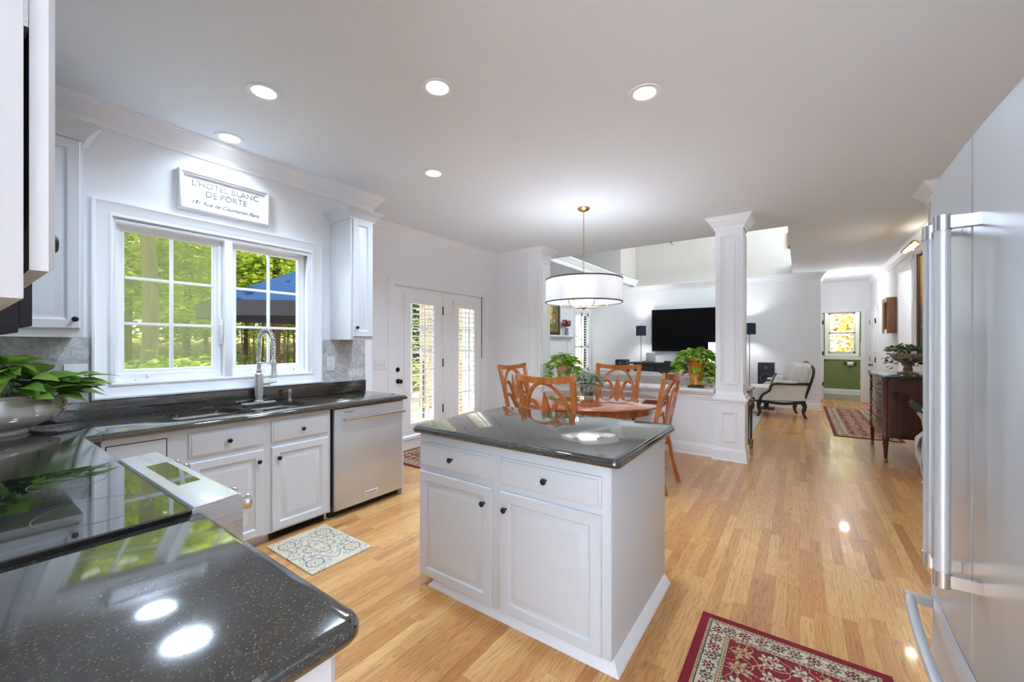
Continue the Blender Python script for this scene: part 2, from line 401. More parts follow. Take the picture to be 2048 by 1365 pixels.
struct('ceiling', ce, M['ceil'])
struct('sunblock_eaves', MB().box(-4.45, -3.81, -1.5, 2.47, CEIL-.1, CEIL+.1).box(-5.05, -4.43, 2.3, 5.55, CEIL-.1, CEIL+.1), M['trim'])  # unseen overhang added to keep sun off the windows
struct('ceiling_upper', MB().box(-5.2, 2.6, 4.2, 11.1, 5.6, 5.75), M['ceil'])

def wall_hole(x0, x1, y0, y1, z0, z1, a0, a1, b0, b1, axis):
    # wall slab with one rectangular hole: a along the wall, b vertical
    m = MB()
    if axis == 'y':
        m.box(x0, x1, y0, a0, z0, z1); m.box(x0, x1, a1, y1, z0, z1)
        if b0 > z0: m.box(x0, x1, a0, a1, z0, b0)
        m.box(x0, x1, a0, a1, b1, z1)
    else:
        m.box(x0, a0, y0, y1, z0, z1); m.box(a1, x1, y0, y1, z0, z1)
        if b0 > z0: m.box(a0, a1, y0, y1, z0, b0)
        m.box(a0, a1, y0, y1, b1, z1)
    return m
struct('wall_window', wall_hole(-3.81, WX, -.37, 2.62, 0, CEIL, .66, 1.943, 1.13, 2.22, 'y'), M['wall'])
struct('wall_jog', MB().box(-4.43, -3.81, 2.47, 2.62, 0, CEIL), M['wall'])
struct('wall_left', wall_hole(-4.43, DX, 2.62, 5.55, 0, CEIL, 3.38, 5.20, .15, 2.19, 'y'), M['wall'])
struct('wall_stub', MB().box(-5.05, -3.64, 5.55, 5.70, 0, CEIL), M['wall'])
struct('wall_range', MB().box(-3.66, -.5, -.37, -.22, 0, CEIL), M['wall'])
struct('wall_range_end', MB().box(-.65, -.5, -6.3, -.37, 0, CEIL), M['wall'])
struct('wall_back', wall_hole(-.65, 2.45, -6.45, -6.3, 0, CEIL, -.5, 2.1, .1, 1.5, 'x'), M['wall'])  # low opening made up for the back fill lamp
struct('wall_side', wall_hole(2.4, 2.55, -6.3, .5, 0, CEIL, -6.1, -3.3, .1, 1.3, 'y'), M['wall'])  # opening added for the side fill lamp
struct('wall_fridge', MB().box(1.04, 2.4, .5, 5.42, 0, CEIL), M['wall'])
struct('wall_right', wall_hole(1.38, 1.53, 5.5, 12.9, 0, CEIL, 8.47, 9.49, 0, 2.67, 'y'), M['wall'])
struct('wall_side_room', MB().box(2.6, 2.7, 7.9, 10.9, 0, CEIL).box(1.53, 2.7, 9.9, 10.0, 0, CEIL).box(1.53, 2.7, 7.9, 8.0, 0, CEIL), M['wall'])
struct('wall_far', MB().box(-5.05, .36, 10.8, 10.95, 0, CEIL), M['wall'])
struct('wall_far_upper', MB().box(-5.05, 2.5, 10.8, 10.95, CEIL+.001, 5.6), M['beige'])
struct('wall_living_left', wall_hole(-5.05, -4.9, 5.7, 10.8, 0, CEIL, 9.80, 10.66, .66, 2.26, 'y'), M['wall'])
struct('wall_upper_left', MB().box(-5.05, -4.9, 4.2, 10.8, CEIL+.22, 5.6).box(-4.9, -3.6, 9.7, 10.8, CEIL+.22, 5.6), M['beige'])
struct('wall_upper_near', MB().box(-5.05, 2.5, 4.2, 4.3, CEIL+.22, 5.6), M['beige'])
struct('wall_upper_right', wall_hole(2.4, 2.5, 4.3, 10.8, CEIL+.22, 5.6, 5.3, 9.9, 3.3, 5.3, 'y'), M['beige'])  # opening put in for the upstairs fill lamp
struct('wall_hall_left', MB().box(.21, .36, 10.95, 12.9, 0, CEIL), M['wall'])
struct('wall_hall_end', wall_hole(.36, 1.38, 12.9, 13.02, 0, CEIL, .455, 1.205, 0, 2.19, 'x'), M['wall'])
struct('wall_bath_right', MB().box(2.2, 2.3, 12.9, 14.75, 0, CEIL).box(1.38, 2.2, 12.9, 13.02, 0, CEIL), M['green'])
struct('wall_bath_left', MB().box(.2, .36, 13.02, 14.6, 0, CEIL), M['green'])
struct('wall_bath_far', wall_hole(.2, 2.2, 14.6, 14.75, 0, CEIL, .66, 1.24, 1.15, 2.28, 'x'), M['green'])
struct('wall_half', MB().box(-3.36, -.86, 5.56, 5.72, 0, .80), M['wall'])

CROWN = [(0, -.14), (.012, -.14), (.014, -.128), (.018, -.115), (.022, -.108), (.022, -.100), (.034, -.092), (.052, -.066), (.068, -.040), (.078, -.034), (.082, -.030), (.086, -.016), (.098, -.012), (.10, 0), (0, 0)]
def crown(path, n, closed=False, side=1, z=CEIL, prof=CROWN, m='trim', name=None):
    return struct(name or ('trim_%d' % n), MB().sweep([(x, y, z) for x, y in path], prof, closed, side), M[m])
crown([(-3.64, 5.55), (DX, 5.55), (DX, 2.62), (WX, 2.62), (WX, -.22), (-.5, -.22)], 1)
crown([(1.38, 12.9), (.36, 12.9), (.36, 10.8), (-4.9, 10.8), (-4.9, 5.7)], 2)
crown([(1.38, 5.45), (1.38, 12.9)], 3)
crown([(-3.72, 6.36), (-3.72, 9.7), (-3.60, 9.7), (-3.60, 10.79)][::-1], 4, z=CEIL+.16)
BASE = [(0, 0), (.028, 0), (.026, .012), (.018, .02), (.016, .115), (.013, .125), (.008, .132), (.006, .145), (0, .148)]
def baseboard(name, path, side=1, h=1.0):
    return struct(name, MB().sweep([(x, y, 0) for x, y in path], [(o, z*h) for o, z in BASE], False, side), M['trim'])
baseboard('baseboard_left', [(-3.64, 5.55), (DX, 5.55), (DX, 5.29)])
baseboard('baseboard_door', [(DX, 3.29), (DX, 2.62), (WX, 2.62)])
baseboard('baseboard_half', [(-.86, 5.56), (-3.36, 5.56)])
baseboard('baseboard_far', [(.36, 12.9), (.36, 10.8), (-4.9, 10.8)])
baseboard('baseboard_right', [(1.38, 5.6), (1.38, 8.39)], 1); baseboard('baseboard_right_end', [(1.38, 9.57), (1.38, 11.7)], 1)
baseboard('baseboard_bath', [(1.38, 14.6), (.36, 14.6)])

# half wall cap and its mouldings
cap = MB().box(-3.36, -.86, 5.47, 5.80, .815, .845)
cap.sweep([(-.86, 5.56, 0), (-3.36, 5.56, 0)], [(0, .70), (.012, .705), (.012, .725), (.022, .735), (.022, .755), (.045, .772), (.055, .79), (.07, .80), (.07, .815), (0, .815)])
struct('trim_5', cap, M['trim'], bevel=.004)

# columns
def mould(mb, O, U, V, N, w, h, d=.02, t=.012):   # applied picture-frame moulding
    O, U, V, N = map(Vector, (O, U, V, N)); prof = [(0, 0), (0, t), (d*.35, t), (d*.5, t*.5), (d*.8, t*.7), (d, 0)]
    R = [[tuple(O+U*a+V*b+N*z) for a, b in ((q, q), (w-q, q), (w-q, h-q), (q, h-q))] for q, z in prof]
    mb.rings(R, True, False, False)
def rect(x0, x1, y0, y1, z): return [(x0, y0, z), (x1, y0, z), (x1, y1, z), (x0, y1, z)]
def column(x0, x1, y0, y1, label, right=True, pedestal=True):
    t = thing('square_column', ((x0+x1)/2, (y0+y1)/2, 0), label, 'column')
    sh = MB().box(x0, x1, y0, y1, .80, CEIL-.12); w = x1-x0
    mould(sh, (x0+.045, y0, .92), (1, 0, 0), (0, 0, 1), (0, -1, 0), w-.09, 1.80, .034, .014)
    mould(sh, (x0+.085, y0, .96), (1, 0, 0), (0, 0, 1), (0, -1, 0), w-.17, 1.72, .012, .008)
    if right: mould(sh, (x1, y0+.04, .92), (0, 1, 0), (0, 0, 1), (1, 0, 0), y1-y0-.08, 1.80, .034, .014)
    obj('shaft', sh, M['trim'], t)
    obj('capital', MB().sweep(rect(x0, x1, y0, y1, CEIL), [(o*1.05, z*1.05) for o, z in CROWN], True, -1), M['trim'], t)
    if pedestal:
        a0, a1, b0, b1 = x0-.012, x1+.022, y0-.02, y1+.02
        pe = MB().box(a0, a1, b0, b1, .0, .72)
        mould(pe, (x0+.06, b0, .235), (1, 0, 0), (0, 0, 1), (0, -1, 0), .165, .355, .028, .016)
        mould(pe, (x0+.085, b0, .262), (1, 0, 0), (0, 0, 1), (0, -1, 0), .115, .30, .01, .008)
        obj('pedestal', pe, M['trim'], t)
        obj('moulding', MB().sweep(rect(a0, a1, b0, b1, 0), [(0, .69), (.010, .692), (.012, .715), (.024, .722), (.026, .745), (.012, .755), (.006, .785), (-.008, .795), (-.02, .83), (-.03, .83)], True, -1), M['trim'], t)
        obj('base', MB().sweep(rect(a0, a1, b0, b1, 0), BASE, True, -1), M['trim'], t)
    return t
column(-.845, -.55, 5.50, 5.80, 'white square column with recessed panels standing on a panelled pedestal at the end of the half wall')
column(-3.64, -3.35, 5.50, 5.80, 'white panelled column rising behind the dining chairs beside the planter with the pale pot')
column(1.045, 1.35, 5.42, 5.72, 'white pilaster end with crown at the ceiling just behind the fridge', False)

# ---- kitchen window
def casing(name, n, prof_w, O, U, V, N, w, h, parent=None, t=.022):
    q = prof_w; O, U, V, N = map(Vector, (O, U, V, N))
    prof = [(0, 0), (0, t*1.25), (q*.12, t*1.35), (q*.2, t*1.1), (q*.55, t*.75), (q*.62, t*.55), (q*.8, t*.55), (q*.84, t*.8), (q*.96, t*.8), (q, t*.2), (q, 0)]
    mb = MB(); mb.rings([[tuple(O+U*a+V*b+N*z) for a, b in ((d, d), (w-d, d), (w-d, h-d), (d, h-d))] for d, z in prof], True, False, False)
    return mb
win = thing('window_1', (WX, 1.31, 1.05), 'x', 'window'); del win['label']; del win['category']; win['kind'] = 'structure'
fr = casing('c', 0, .10, (WX, .553, 1.045), (0, 1, 0), (0, 0, 1), (1, 0, 0), 1.515, 1.288)
obj('window_casing', fr, M['trim'], win)
jb = MB()     # jamb lining, mullion
jb.box(-3.81, WX+.006, .645, .665, 1.125, 2.225); jb.box(-3.81, WX+.006, 1.938, 1.958, 1.125, 2.225); jb.box(-3.81, WX+.006, .665, 1.938, 2.205, 2.225); jb.box(-3.81, WX+.008, .665, 1.938, 1.125, 1.15)
jb.box(-3.81, WX+.012, 1.285, 1.335, 1.15, 2.205)
obj('jamb', jb, M['trim'], win, bevel=.002)
for (a, b, gm) in ((.668, 1.283, 'screen'), (1.337, 1.935, 'glass')):
    sh = MB(); P = [(0, -.01), (0, .022), (.012, .026), (.026, .026), (.03, .014), (.052, .012), (.056, 0), (.058, -.012)]
    O = Vector((-3.735, a, 1.152)); w, h = b-a, 2.203-1.152
    sh.rings([[tuple(O+Vector((z, 1*p, q))) for p, q in ((d, d+.02*(d > 0)), (w-d, d+.02*(d > 0)), (w-d, h-d+.018*(d > 0)), (d, h-d+.018*(d > 0)))] for d, z in P], True, False, False)
    s = obj('sash', sh, M['trim'], win)
    gy0, gy1, gz0, gz1 = a+.056, b-.056, 1.228, 2.166
    mu = MB(); gm_ = (gy0+gy1)/2; mu.box(-3.742, -3.722, gm_-.010, gm_+.010, gz0, gz1)
    for k in (1, 2): zz = gz0+(gz1-gz0)*k/3; mu.box(-3.742, -3.7225, gy0, gy1, zz-.010, zz+.010)
    obj('muntin', mu, M['trim'], s, bevel=.002)
    obj('glass_pane', MB().box(-3.755, -3.750, gy0-.01, gy1+.01, gz0-.01, gz1+.01), M[gm], s)
    # crank, on the sill
    cy = a+.20 if a < 1 else b-.15
    ck = MB().box(-3.70, -3.672, cy-.10, cy+.06, 1.150, 1.163); ck.lathe([(.001, 0), (.007, 0), (.006, .014), (.011, .018), (.009, .028), (.001, .03)], (-3.69, cy-.03 if a < 1 else cy+.05, 1.163), 10)
    obj('crank_handle', ck, M['plastic'], win, bevel=.003)
lt = MB().box(-3.70, -3.685, 1.262, 1.284, 1.40, 1.60).tube([(-3.685, 1.27, 1.56), (-3.665, 1.265, 1.55), (-3.66, 1.262, 1.45)], .006, 8)
obj('sash_latch', lt, M['plastic'], win, bevel=.002)

# ---- french doors with plantation shutters
def french(n, y0, y1, gy0, gy1, gz0, gz1, hardware):
    d = thing('door_%d' % n, (DX, (y0+y1)/2, .15), 'x', 'door'); del d['label']; del d['category']; d['kind'] = 'structure'
    xf = DX-.012; z0, z1 = .165, 2.165
    lf = wall_hole(xf-.045, xf, y0, y1, z0, z1, gy0-.03, gy1+.03, gz0-.03, gz1+.03, 'y')
    mo = MB(); w, h = gy1-gy0+.30, gz1-gz0+.26
    O = Vector((xf, gy0-.13, gz0-.15))
    obj('door_leaf', lf, M['trim'], d)
    sf = MB(); q = [(0, 0), (0, .02), (.006, .028), (.05, .028), (.056, .022), (.11, .022), (.115, .005), (.115, -.02)]
    yy0, yy1, zz0, zz1 = gy0-.115, gy1+.115, gz0-.115, gz1+.115
    sf.rings([[(xf+z, yy0+p, zz0+p), (xf+z, yy1-p, zz0+p), (xf+z, yy1-p, zz1-p), (xf+z, yy0+p, zz1-p)] for p, z in q], True, False, False)
    s = obj('shutter_frame', sf, M['trim'], d)
    lv = MB(); N = int((gz1-gz0)/.0755); ang = math.radians(12)
    for k in range(N):
        z = gz0+.038+k*(gz1-gz0-.02)/N; R = []
        for yy in (gy0+.002, gy1-.002):
            R.append([(xf+.004+math.cos(t)*.030*math.cos(ang)-math.sin(t)*.0045*math.sin(ang), yy, z+math.cos(t)*.030*math.sin(ang)+math.sin(t)*.0045) for t in [2*PI*i/10 for i in range(10)]])
        lv.rings(R)
    obj('louver', lv, M['trim'], s)
    ym = (gy0+gy1)/2+.02; obj('tilt_rod', MB().box(xf+.036, xf+.046, ym-.006, ym+.006, gz0+.06, gz1-.04), M['trim'], s)
    mt = MB(); 
    for yy in (gy0+.06, (gy0+gy1)/2+.03, gy1-.06): mt.box(xf-.040, xf-.030, yy-.012, yy+.012, gz0-.02, gz1+.02)
    for k in range(1, 5): zz = gz0+(gz1-gz0)*k/5; mt.box(xf-.040, xf-.031, gy0, gy1, zz-.012, zz+.012)
    obj('muntin', mt, M['trim'], d)
    obj('glass_pane', MB().box(xf-.047, xf-.043, gy0-.02, gy1+.02, gz0-.02, gz1+.02), M['glass'], d)
    if hardware:
        obj('deadbolt', MB().lathe([(.001, 0), (.030, 0), (.030, .008), (.012, .010), (.012, .02), (.001, .022)], (xf, y0+.065, 1.068), 20, 'x'), M['black'], d)
        obj('door_knob', MB().lathe([(.001, 0), (.032, 0), (.032, .008), (.011, .012), (.011, .035), (.026, .045), (.029, .06), (.02, .072), (.001, .075)], (xf, y0+.07, .915), 20, 'x'), M['black'], d)
        for zz in (1.83, 1.07, .40): obj('hinge', MB().box(xf-.002, xf+.012, y1-.004, y1+.010, zz, zz+.12), M['black'], d)
    return d
french(1, 3.40, 4.285, 3.67, 4.09, .33, 1.95, True)
french(2, 4.305, 5.18, 4.60, 4.98, .33, 1.95, False)
dc = MB(); wc = .09
for (a, b, c, d_) in ((3.30, 3.385, .0, 2.26), (5.195, 5.28, .0, 2.26)):
    dc.box(DX-.001, DX+.018, a, b, c, d_); dc.box(DX-.002, DX+.026, (a-.003) if a < 4 else b-.018, a+.018 if a < 4 else b+.003, c, d_+.003)
dc.box(DX-.003, DX+.0175, 3.302, 5.278, 2.181, 2.259); dc.box(DX-.004, DX+.0255, 3.299, 5.281, 2.243, 2.262)
dc.box(DX-.01, DX+.05, 3.385, 5.195, .135, .162); dc.box(DX+.001, DX+.02, 3.385, 5.195, 0, .135)
struct('trim_6', dc, M['trim'], smooth=0)
struct('trim_7', MB().box(DX-.12, DX-.005, 4.286, 4.304, .15, 2.19), M['trim'])
# french-door hinge gap line at the frame
struct('trim_8', MB().box(DX-.149, DX+.001, 3.379, 3.396, .15, 2.195).box(DX-.149, DX+.001, 5.1805, 5.201, .15, 2.195).box(DX-.149, DX+.001, 3.396, 5.1805, 2.17, 2.195), M['trim'])

# ---- living room window with shutters
wl = thing('window_2', (-4.9, 10.2, .6), 'x', 'window'); del wl['label']; del wl['category']; wl['kind'] = 'structure'
obj('window_casing', casing('c', 0, .075, (-4.9, 9.73, .585), (0, 1, 0), (0, 0, 1), (1, 0, 0), 1.005, 1.75), M['trim'], wl)
sf = MB()
for a, b in ((9.80, 9.86), (10.20, 10.26), (10.60, 10.66)): sf.box(-4.93, -4.90, a, b, .66, 2.26)
sf.box(-4.93, -4.90, 9.8, 10.66, .66, .74); sf.box(-4.93, -4.90, 9.8, 10.66, 2.18, 2.26); sf.box(-4.93, -4.90, 9.8, 10.66, 1.30, 1.36)
obj('shutter_frame', sf, M['trim'], wl)
lv = MB()
for k in range(20):
    z = .77+k*.072
    lv.rings([[(-4.915+math.cos(t)*.03, yy, z+math.cos(t)*.006+math.sin(t)*.004) for t in [2*PI*i/8 for i in range(8)]] for yy in (9.86, 10.60)])
obj('louver', lv, M['trim'], wl); obj('tilt_rod', MB().box(-4.885, -4.878, 10.02, 10.03, .75, 2.1).box(-4.885, -4.878, 10.42, 10.43, .75, 2.1), M['trim'], wl)
obj('glass_pane', MB().box(-5.0, -4.995, 9.8, 10.66, .66, 2.26), M['glass'], wl)

# ---- window frames added around the fill lamps behind the camera (seen only in reflections)
def fill_window(n, x0, x1, y0, y1, z0, z1, ax):
    m = MB()
    if ax == 'x':
        for k in range(3): xx = x0+(x1-x0)*k/2; m.box(xx-.03, xx+.03, y0, y1, z0, z1)
        for zz in (z0, (z0+z1)/2, z1): m.box(x0, x1, y0+.005, y1-.005, zz-.025, zz+.025)
    else:
        for k in range(3): yy = y0+(y1-y0)*k/2; m.box(x0, x1, yy-.03, yy+.03, z0, z1)
        for zz in (z0, (z0+z1)/2, z1): m.box(x0+.005, x1-.005, y0, y1, zz-.025, zz+.025)
    struct('window_%d' % n, m, M['trim'])
fill_window(3, -.5, 2.1, -6.33, -6.30, .1, 1.5, 'x')
fill_window(4, 2.40, 2.46, -6.1, -3.3, .1, 1.3, 'y')

# ---- powder room at the end of the hall
bd = MB()
for a, b in ((.375, .455), (1.205, 1.285)): bd.box(a, b, 12.88, 12.9, 0, 2.27)
bd.box(.375, 1.285, 12.879, 12.9, 2.19, 2.27); struct('trim_9', bd, M['trim'], bevel=.004)
d3 = thing('door_3', (.47, 13.03, 0), 'x', 'door'); del d3['label']; del d3['category']; d3['kind'] = 'structure'
obj('door_leaf', MB().box(.46, .495, 13.03, 13.76, .01, 2.17), M['trim'], d3, bevel=.003)
for z in (1.90, 1.12, .34): obj('hinge', MB().box(.455, .49, 12.985, 13.028, z, z+.10), M['black'], d3)
obj('door_knob', MB().lathe([(.001, 0), (.03, 0), (.03, .006), (.01, .01), (.01, .035), (.028, .045), (.028, .06), (.001, .07)], (.495, 13.68, .98), 16, 'x'), M['black'], d3)
wb = thing('window_5', (.95, 14.6, 1.1), 'x', 'window'); del wb['label']; del wb['category']; wb['kind'] = 'structure'
obj('window_casing', casing('c', 0, .085, (.575, 14.6, 1.065), (1, 0, 0), (0, 0, 1), (0, -1, 0), .75, 1.30), M['trim'], wb)
bf = MB()
for a, b in ((.66, .70), (1.20, 1.24)): bf.box(a, b, 14.62, 14.66, 1.15, 2.28)
for z in (1.15, 1.69, 2.24): bf.box(.66, 1.24, 14.62, 14.66, z, z+.045)
bf.box(.945, .955, 14.625, 14.64, 1.15, 2.28)
obj('window_frame', bf, M['trim'], wb)
bl = MB()
for k in range(16): z = 1.21+k*.066; bl.box(.70, 1.20, 14.60, 14.635, z, z+.006)
bl.box(.815, .822, 14.598, 14.60, 1.2, 2.25); bl.box(1.075, 1.082, 14.598, 14.60, 1.2, 2.25)
obj('blind_slats', bl, M['mahog'], wb)
obj('glass_pane', MB().box(.66, 1.24, 14.70, 14.705, 1.15, 2.28), M['glass'], wb)
struct('trim_10', MB().box(.36, 2.2, 14.575, 14.6, .97, 1.06), M['trim'], bevel=.004)

# ---- panelled closet door in the hall
hd = thing('door_4', (1.38, 12.2, 0), 'x', 'door'); del hd['label']; del hd['category']; hd['kind'] = 'structure'
def hall_leaf(y0, y1, nm):
    pn = MB().box(1.345, 1.379, y0, y1, .01, 2.16); w = (y1-y0-.14)/2
    for (z0, h) in ((.18, .62), (.92, .72), (1.76, .28)):
        for k in range(2 if y1-y0 > .5 else 1):
            ww = w-.02 if y1-y0 > .5 else y1-y0-.16
            pn.frame((1.345, y0+.07+k*(w+.02), z0), (0, 1, 0), (0, 0, 1), (-1, 0, 0), ww, h, [(0, .0), (.0, .004), (.02, -.008+.012), (.04, .010)])
    return obj(nm, pn, M['trim'], hd, bevel=.003)
hall_leaf(11.86, 12.70, 'door_leaf')
cs = MB().box(1.355, 1.379, 11.77, 11.85, 0, 2.25).box(1.355, 1.379, 12.71, 12.79, 0, 2.25).box(1.3545, 1.379, 11.77, 12.79, 2.17, 2.25)
obj('door_casing', cs, M['trim'], hd, bevel=.003)
for z in (1.86, 1.0, .25):
    obj('hinge', MB().box(1.335, 1.352, 11.845, 11.865, z, z+.11), M['black'], hd); obj('hinge', MB().box(1.335, 1.352, 12.695, 12.712, z, z+.11), M['black'], hd)
for yy in (12.24, 12.31): obj('door_knob', MB().lathe([(.001, 0), (.028, 0), (.028, -.006), (.01, -.01), (.01, -.035), (.026, -.045), (.026, -.06), (.001, -.07)], (1.345, yy, .93), 14, 'x'), M['black'], hd)
# cased opening on the right wall
struct('trim_11', MB().box(1.37, 1.54, 8.40, 8.48, 0, 2.75).box(1.37, 1.54, 9.48, 9.56, 0, 2.75).box(1.371, 1.539, 8.40, 9.56, 2.66, 2.75), M['trim'], bevel=.003)
struct('trim_12', MB().box(2.55, 2.6, 9.0, 9.07, 0, 2.2).box(2.551, 2.6, 8.2, 9.07, 2.13, 2.2), M['trim'])
# ================================================================== KITCHEN
NOSE = [(.016, -.040), (.006, -.038), (.001, -.032), (0, -.024), (.001, -.016), (.005, -.010), (.010, -.0085), (.011, -.006), (.013, -.002), (.018, 0)]
def slab(poly, z, nose, holes=(), prof=NOSE, cor=.0):
    # poly: CCW [(x,y)], nose[i] True when edge i (poly[i] -> poly[i+1]) has the moulded nosing
    P = []; E = []
    n = len(poly)
    for i in range(n):
        a, b, c = Vector(poly[i-1]), Vector(poly[i]), Vector(poly[(i+1) % n])
        if cor and nose[i-1] and nose[i] and (b-a).cross(c-b) > 0:
            u = (b-a).normalized(); w = (c-b).normalized(); ce = b-u*cor+w*cor; a0 = math.atan2((-w).y, (-w).x)
            for k in range(7):
                t = a0+PI/2*k/6; P.append(Vector((ce.x+cor*math.cos(t), ce.y+cor*math.sin(t)))); E.append(True)
        else: P.append(b); E.append(nose[i])
    n = len(P); R = []
    for o, h in prof:
        r = []
        for i in range(n):
            p = P[i]; d1 = (p-P[i-1]).normalized(); d2 = (P[(i+1) % n]-p).normalized()
            n1, n2 = Vector((-d1.y, d1.x)), Vector((-d2.y, d2.x)); o1 = o if E[i-1] else 0; o2 = o if E[i] else 0
            cr_ = d1.cross(d2)
            if abs(cr_) < 1e-4: q = p+n1*o1
            else: q = p+n1*o1+d1*((o2-o1*n1.dot(n2))/d1.dot(n2))
            r.append((q.x, q.y, z+h))
        R.append(r)
    bm = bmesh.new(); vr = [[bm.verts.new(q) for q in r] for r in R]
    for i in range(len(R)-1):
        for j in range(n):
            try: bm.faces.new((vr[i][j], vr[i][(j+1) % n], vr[i+1][(j+1) % n], vr[i+1][j]))
            except ValueError: pass
    bm.faces.new(vr[0][::-1])
    if not holes: bm.faces.new(vr[-1])
    else:
        es = [bm.edges.get((vr[-1][j], vr[-1][(j+1) % n])) for j in range(n)]
        for h in holes:
            hv = [bm.verts.new((x, y, z)) for x, y in h]; lo = [bm.verts.new((x, y, z-.03)) for x, y in h]; k = len(h)
            es += [bm.edges.new((hv[j], hv[(j+1) % k])) for j in range(k)]
            for j in range(k): bm.faces.new((hv[j], hv[(j+1) % k], lo[(j+1) % k], lo[j]))
        bmesh.ops.triangle_fill(bm, edges=es, use_beauty=True)
    bm.verts.index_update(); mb = MB(); mb.add([tuple(v.co) for v in bm.verts], [tuple(v.index for v in f.verts) for f in bm.faces]); bm.free(); return mb
def rrect(x0, x1, y0, y1, r, n=5):
    return arc(x1-r, y0+r, r, -PI/2, 0, n)+arc(x1-r, y1-r, r, 0, PI/2, n)+arc(x0+r, y1-r, r, PI/2, PI, n)+arc(x0+r, y0+r, r, PI, 1.5*PI, n)

# ---- worktops
h1, h2 = rrect(-3.50, -3.11, .86, 1.262, .12), rrect(-3.50, -3.14, 1.308, 1.70, .12)
single('granite_worktop', slab([(WX, .503), (-3.0, .503), (-3.0, 2.535), (WX, 2.535)], CT, [False, True, True, False], [h1, h2]), M['granite'],
       'dark granite worktop under the window with the double sink cut into it', 'worktop')
single('granite_worktop', slab([(WX, -.22), (-2.207, -.22), (-2.207, .44), (-3.0, .44), (-3.0, .501), (WX, .501)], CT, [False, False, True, True, False, False]), M['granite'],
       'dark granite corner worktop left of the range, carrying the planter bowl', 'worktop')
single('granite_worktop', slab([(-1.382, -.22), (-.62, -.22), (-.62, .44), (-1.382, .44)], CT, [False, True, True, False], cor=.045), M['granite'],
       'dark granite worktop in the foreground right of the range, with a rounded corner', 'worktop')
single('granite_backsplash', MB().box(WX, WX+.022, -.2, 2.535, CT+.0005, CT+.112), M['granite'], 'low dark granite upstand along the wall behind the sink', 'backsplash', bevel=.003)

# ---- hexagon marble tile
mt = mat('hex_marble', (.7, .7, .7), .15); g = NT(mt); gi = g.n('ShaderNodeNewGeometry')
v = g.coord('Object'); vein = g.ramp(g.noise(v, 7, 6, .65, 1.6), [(0.44, (1, 1, 1)), (0.50, (.66, .66, .67)), (0.56, (1, 1, 1))])
g.base(g.mix(.75, g.ramp(gi.outputs['Random Per Island'], [(0, sr(198, 198, 200)), (1, sr(222, 222, 222))]), vein, 'MULTIPLY'))
grout = mat('grout', sr(178, 178, 178), .9)
def hexwall(name, O, U, w, h, N, label, skip=None):
    # hexagon tiles (one mesh) on a thin grout bed
    O, U, N = Vector(O), Vector(U), Vector(N); V = Vector((0, 0, 1)); r = .052; mb = MB()
    dx = r*math.sqrt(3); dy = r*1.5; j = 0
    while j*dy < h+r:
        i = -1
        while i*dx < w+dx:
            cx = i*dx+(dx/2 if j % 2 else 0); cy = j*dy; pts = []
            for k in range(6):
                a = PI/6+PI/3*k; pts.append((min(max(cx+(r-.0016)*math.cos(a), 0), w), min(max(cy+(r-.0016)*math.sin(a), 0), h)))
            ar = sum(pts[k][0]*pts[(k+1) % 6][1]-pts[(k+1) % 6][0]*pts[k][1] for k in range(6))/2
            if ar > 1e-5: mb.rings([[tuple(O+U*a+V*b+N*z) for a, b in pts] for z in (.004, .0085)], True, False, True)
            i += 1
        j += 1
    bed = MB(); bed.rings([[tuple(O+U*a+V*b+N*z) for a, b in ((0, 0), (w, 0), (w, h), (0, h))] for z in (.0005, .0075)])
    t = thing(name, tuple(O), label, 'tile')
    obj('tiles', mb, mt, t, smooth=0); obj('grout', bed, grout, t, smooth=0)
z0 = CT+.113
hexwall('tile_backsplash', (WX, -.21, z0), (0, 1, 0), .76, 1.443-z0, (1, 0, 0), 'hexagon marble tile wall in the corner behind the planter bowl')
hexwall('tile_backsplash', (WX, 2.07, z0), (0, 1, 0), .465, 1.443-z0, (1, 0, 0), 'hexagon marble tile wall right of the window under the slim cabinet')
hexwall('tile_backsplash', (WX+.025, -.22, CT+.001), (1, 0, 0), 3.0, 1.44-CT, (0, 1, 0), 'hexagon marble tile wall behind the range')

# ---- outlets and switches
def plate(name, p, w, h, label, cat, kind):
    t = thing(name, p, label, cat); x = p[0]
    obj('cover', MB().box(x, x+.006, p[1]-w/2, p[1]+w/2, p[2]-h/2, p[2]+h/2), M['plastic'], t, bevel=.002)
    if kind == 'outlet':
        for dz in (-.022, .022):
            f = obj('socket', MB().lathe([(.001, .006), (.017, .006), (.016, .008), (.001, .008)], (x, p[1], p[2]+dz), 16, 'x'), M['plastic'], t)
            s = MB(); 
            for dy in (-.006, .006): s.box(x+.0078, x+.0085, p[1]+dy-.0011, p[1]+dy+.0011, p[2]+dz-.003, p[2]+dz+.007)
            s.lathe([(.0001, .0078), (.0022, .0078), (.0022, .0086), (.0001, .0086)], (x, p[1], p[2]+dz-.009), 8, 'x')
            obj('slots', s, M['dark'], f)
    else:
        n = kind
        for k in range(n):
            yy = p[1]+(k-(n-1)/2)*.046; obj('switch_toggle', MB().box(x+.006, x+.014, yy-.005, yy+.005, p[2]-.012, p[2]+.012), M['plastic'], t, bevel=.002)
plate('wall_outlet', (WX+.009, 2.155, 1.216), .082, .135, 'white double outlet on the marble tile beside the window casing', 'outlet', 'outlet')
plate('blank_plate', (WX+.009, .487, 1.20), .105, .155, 'white wall plate on the tile behind the trailing plant leaves', 'wall plate', 0)
plate('light_switch', (DX, 3.185, 1.143), .165, .125, 'white triple switch plate on the wall left of the french doors', 'switch', 3)

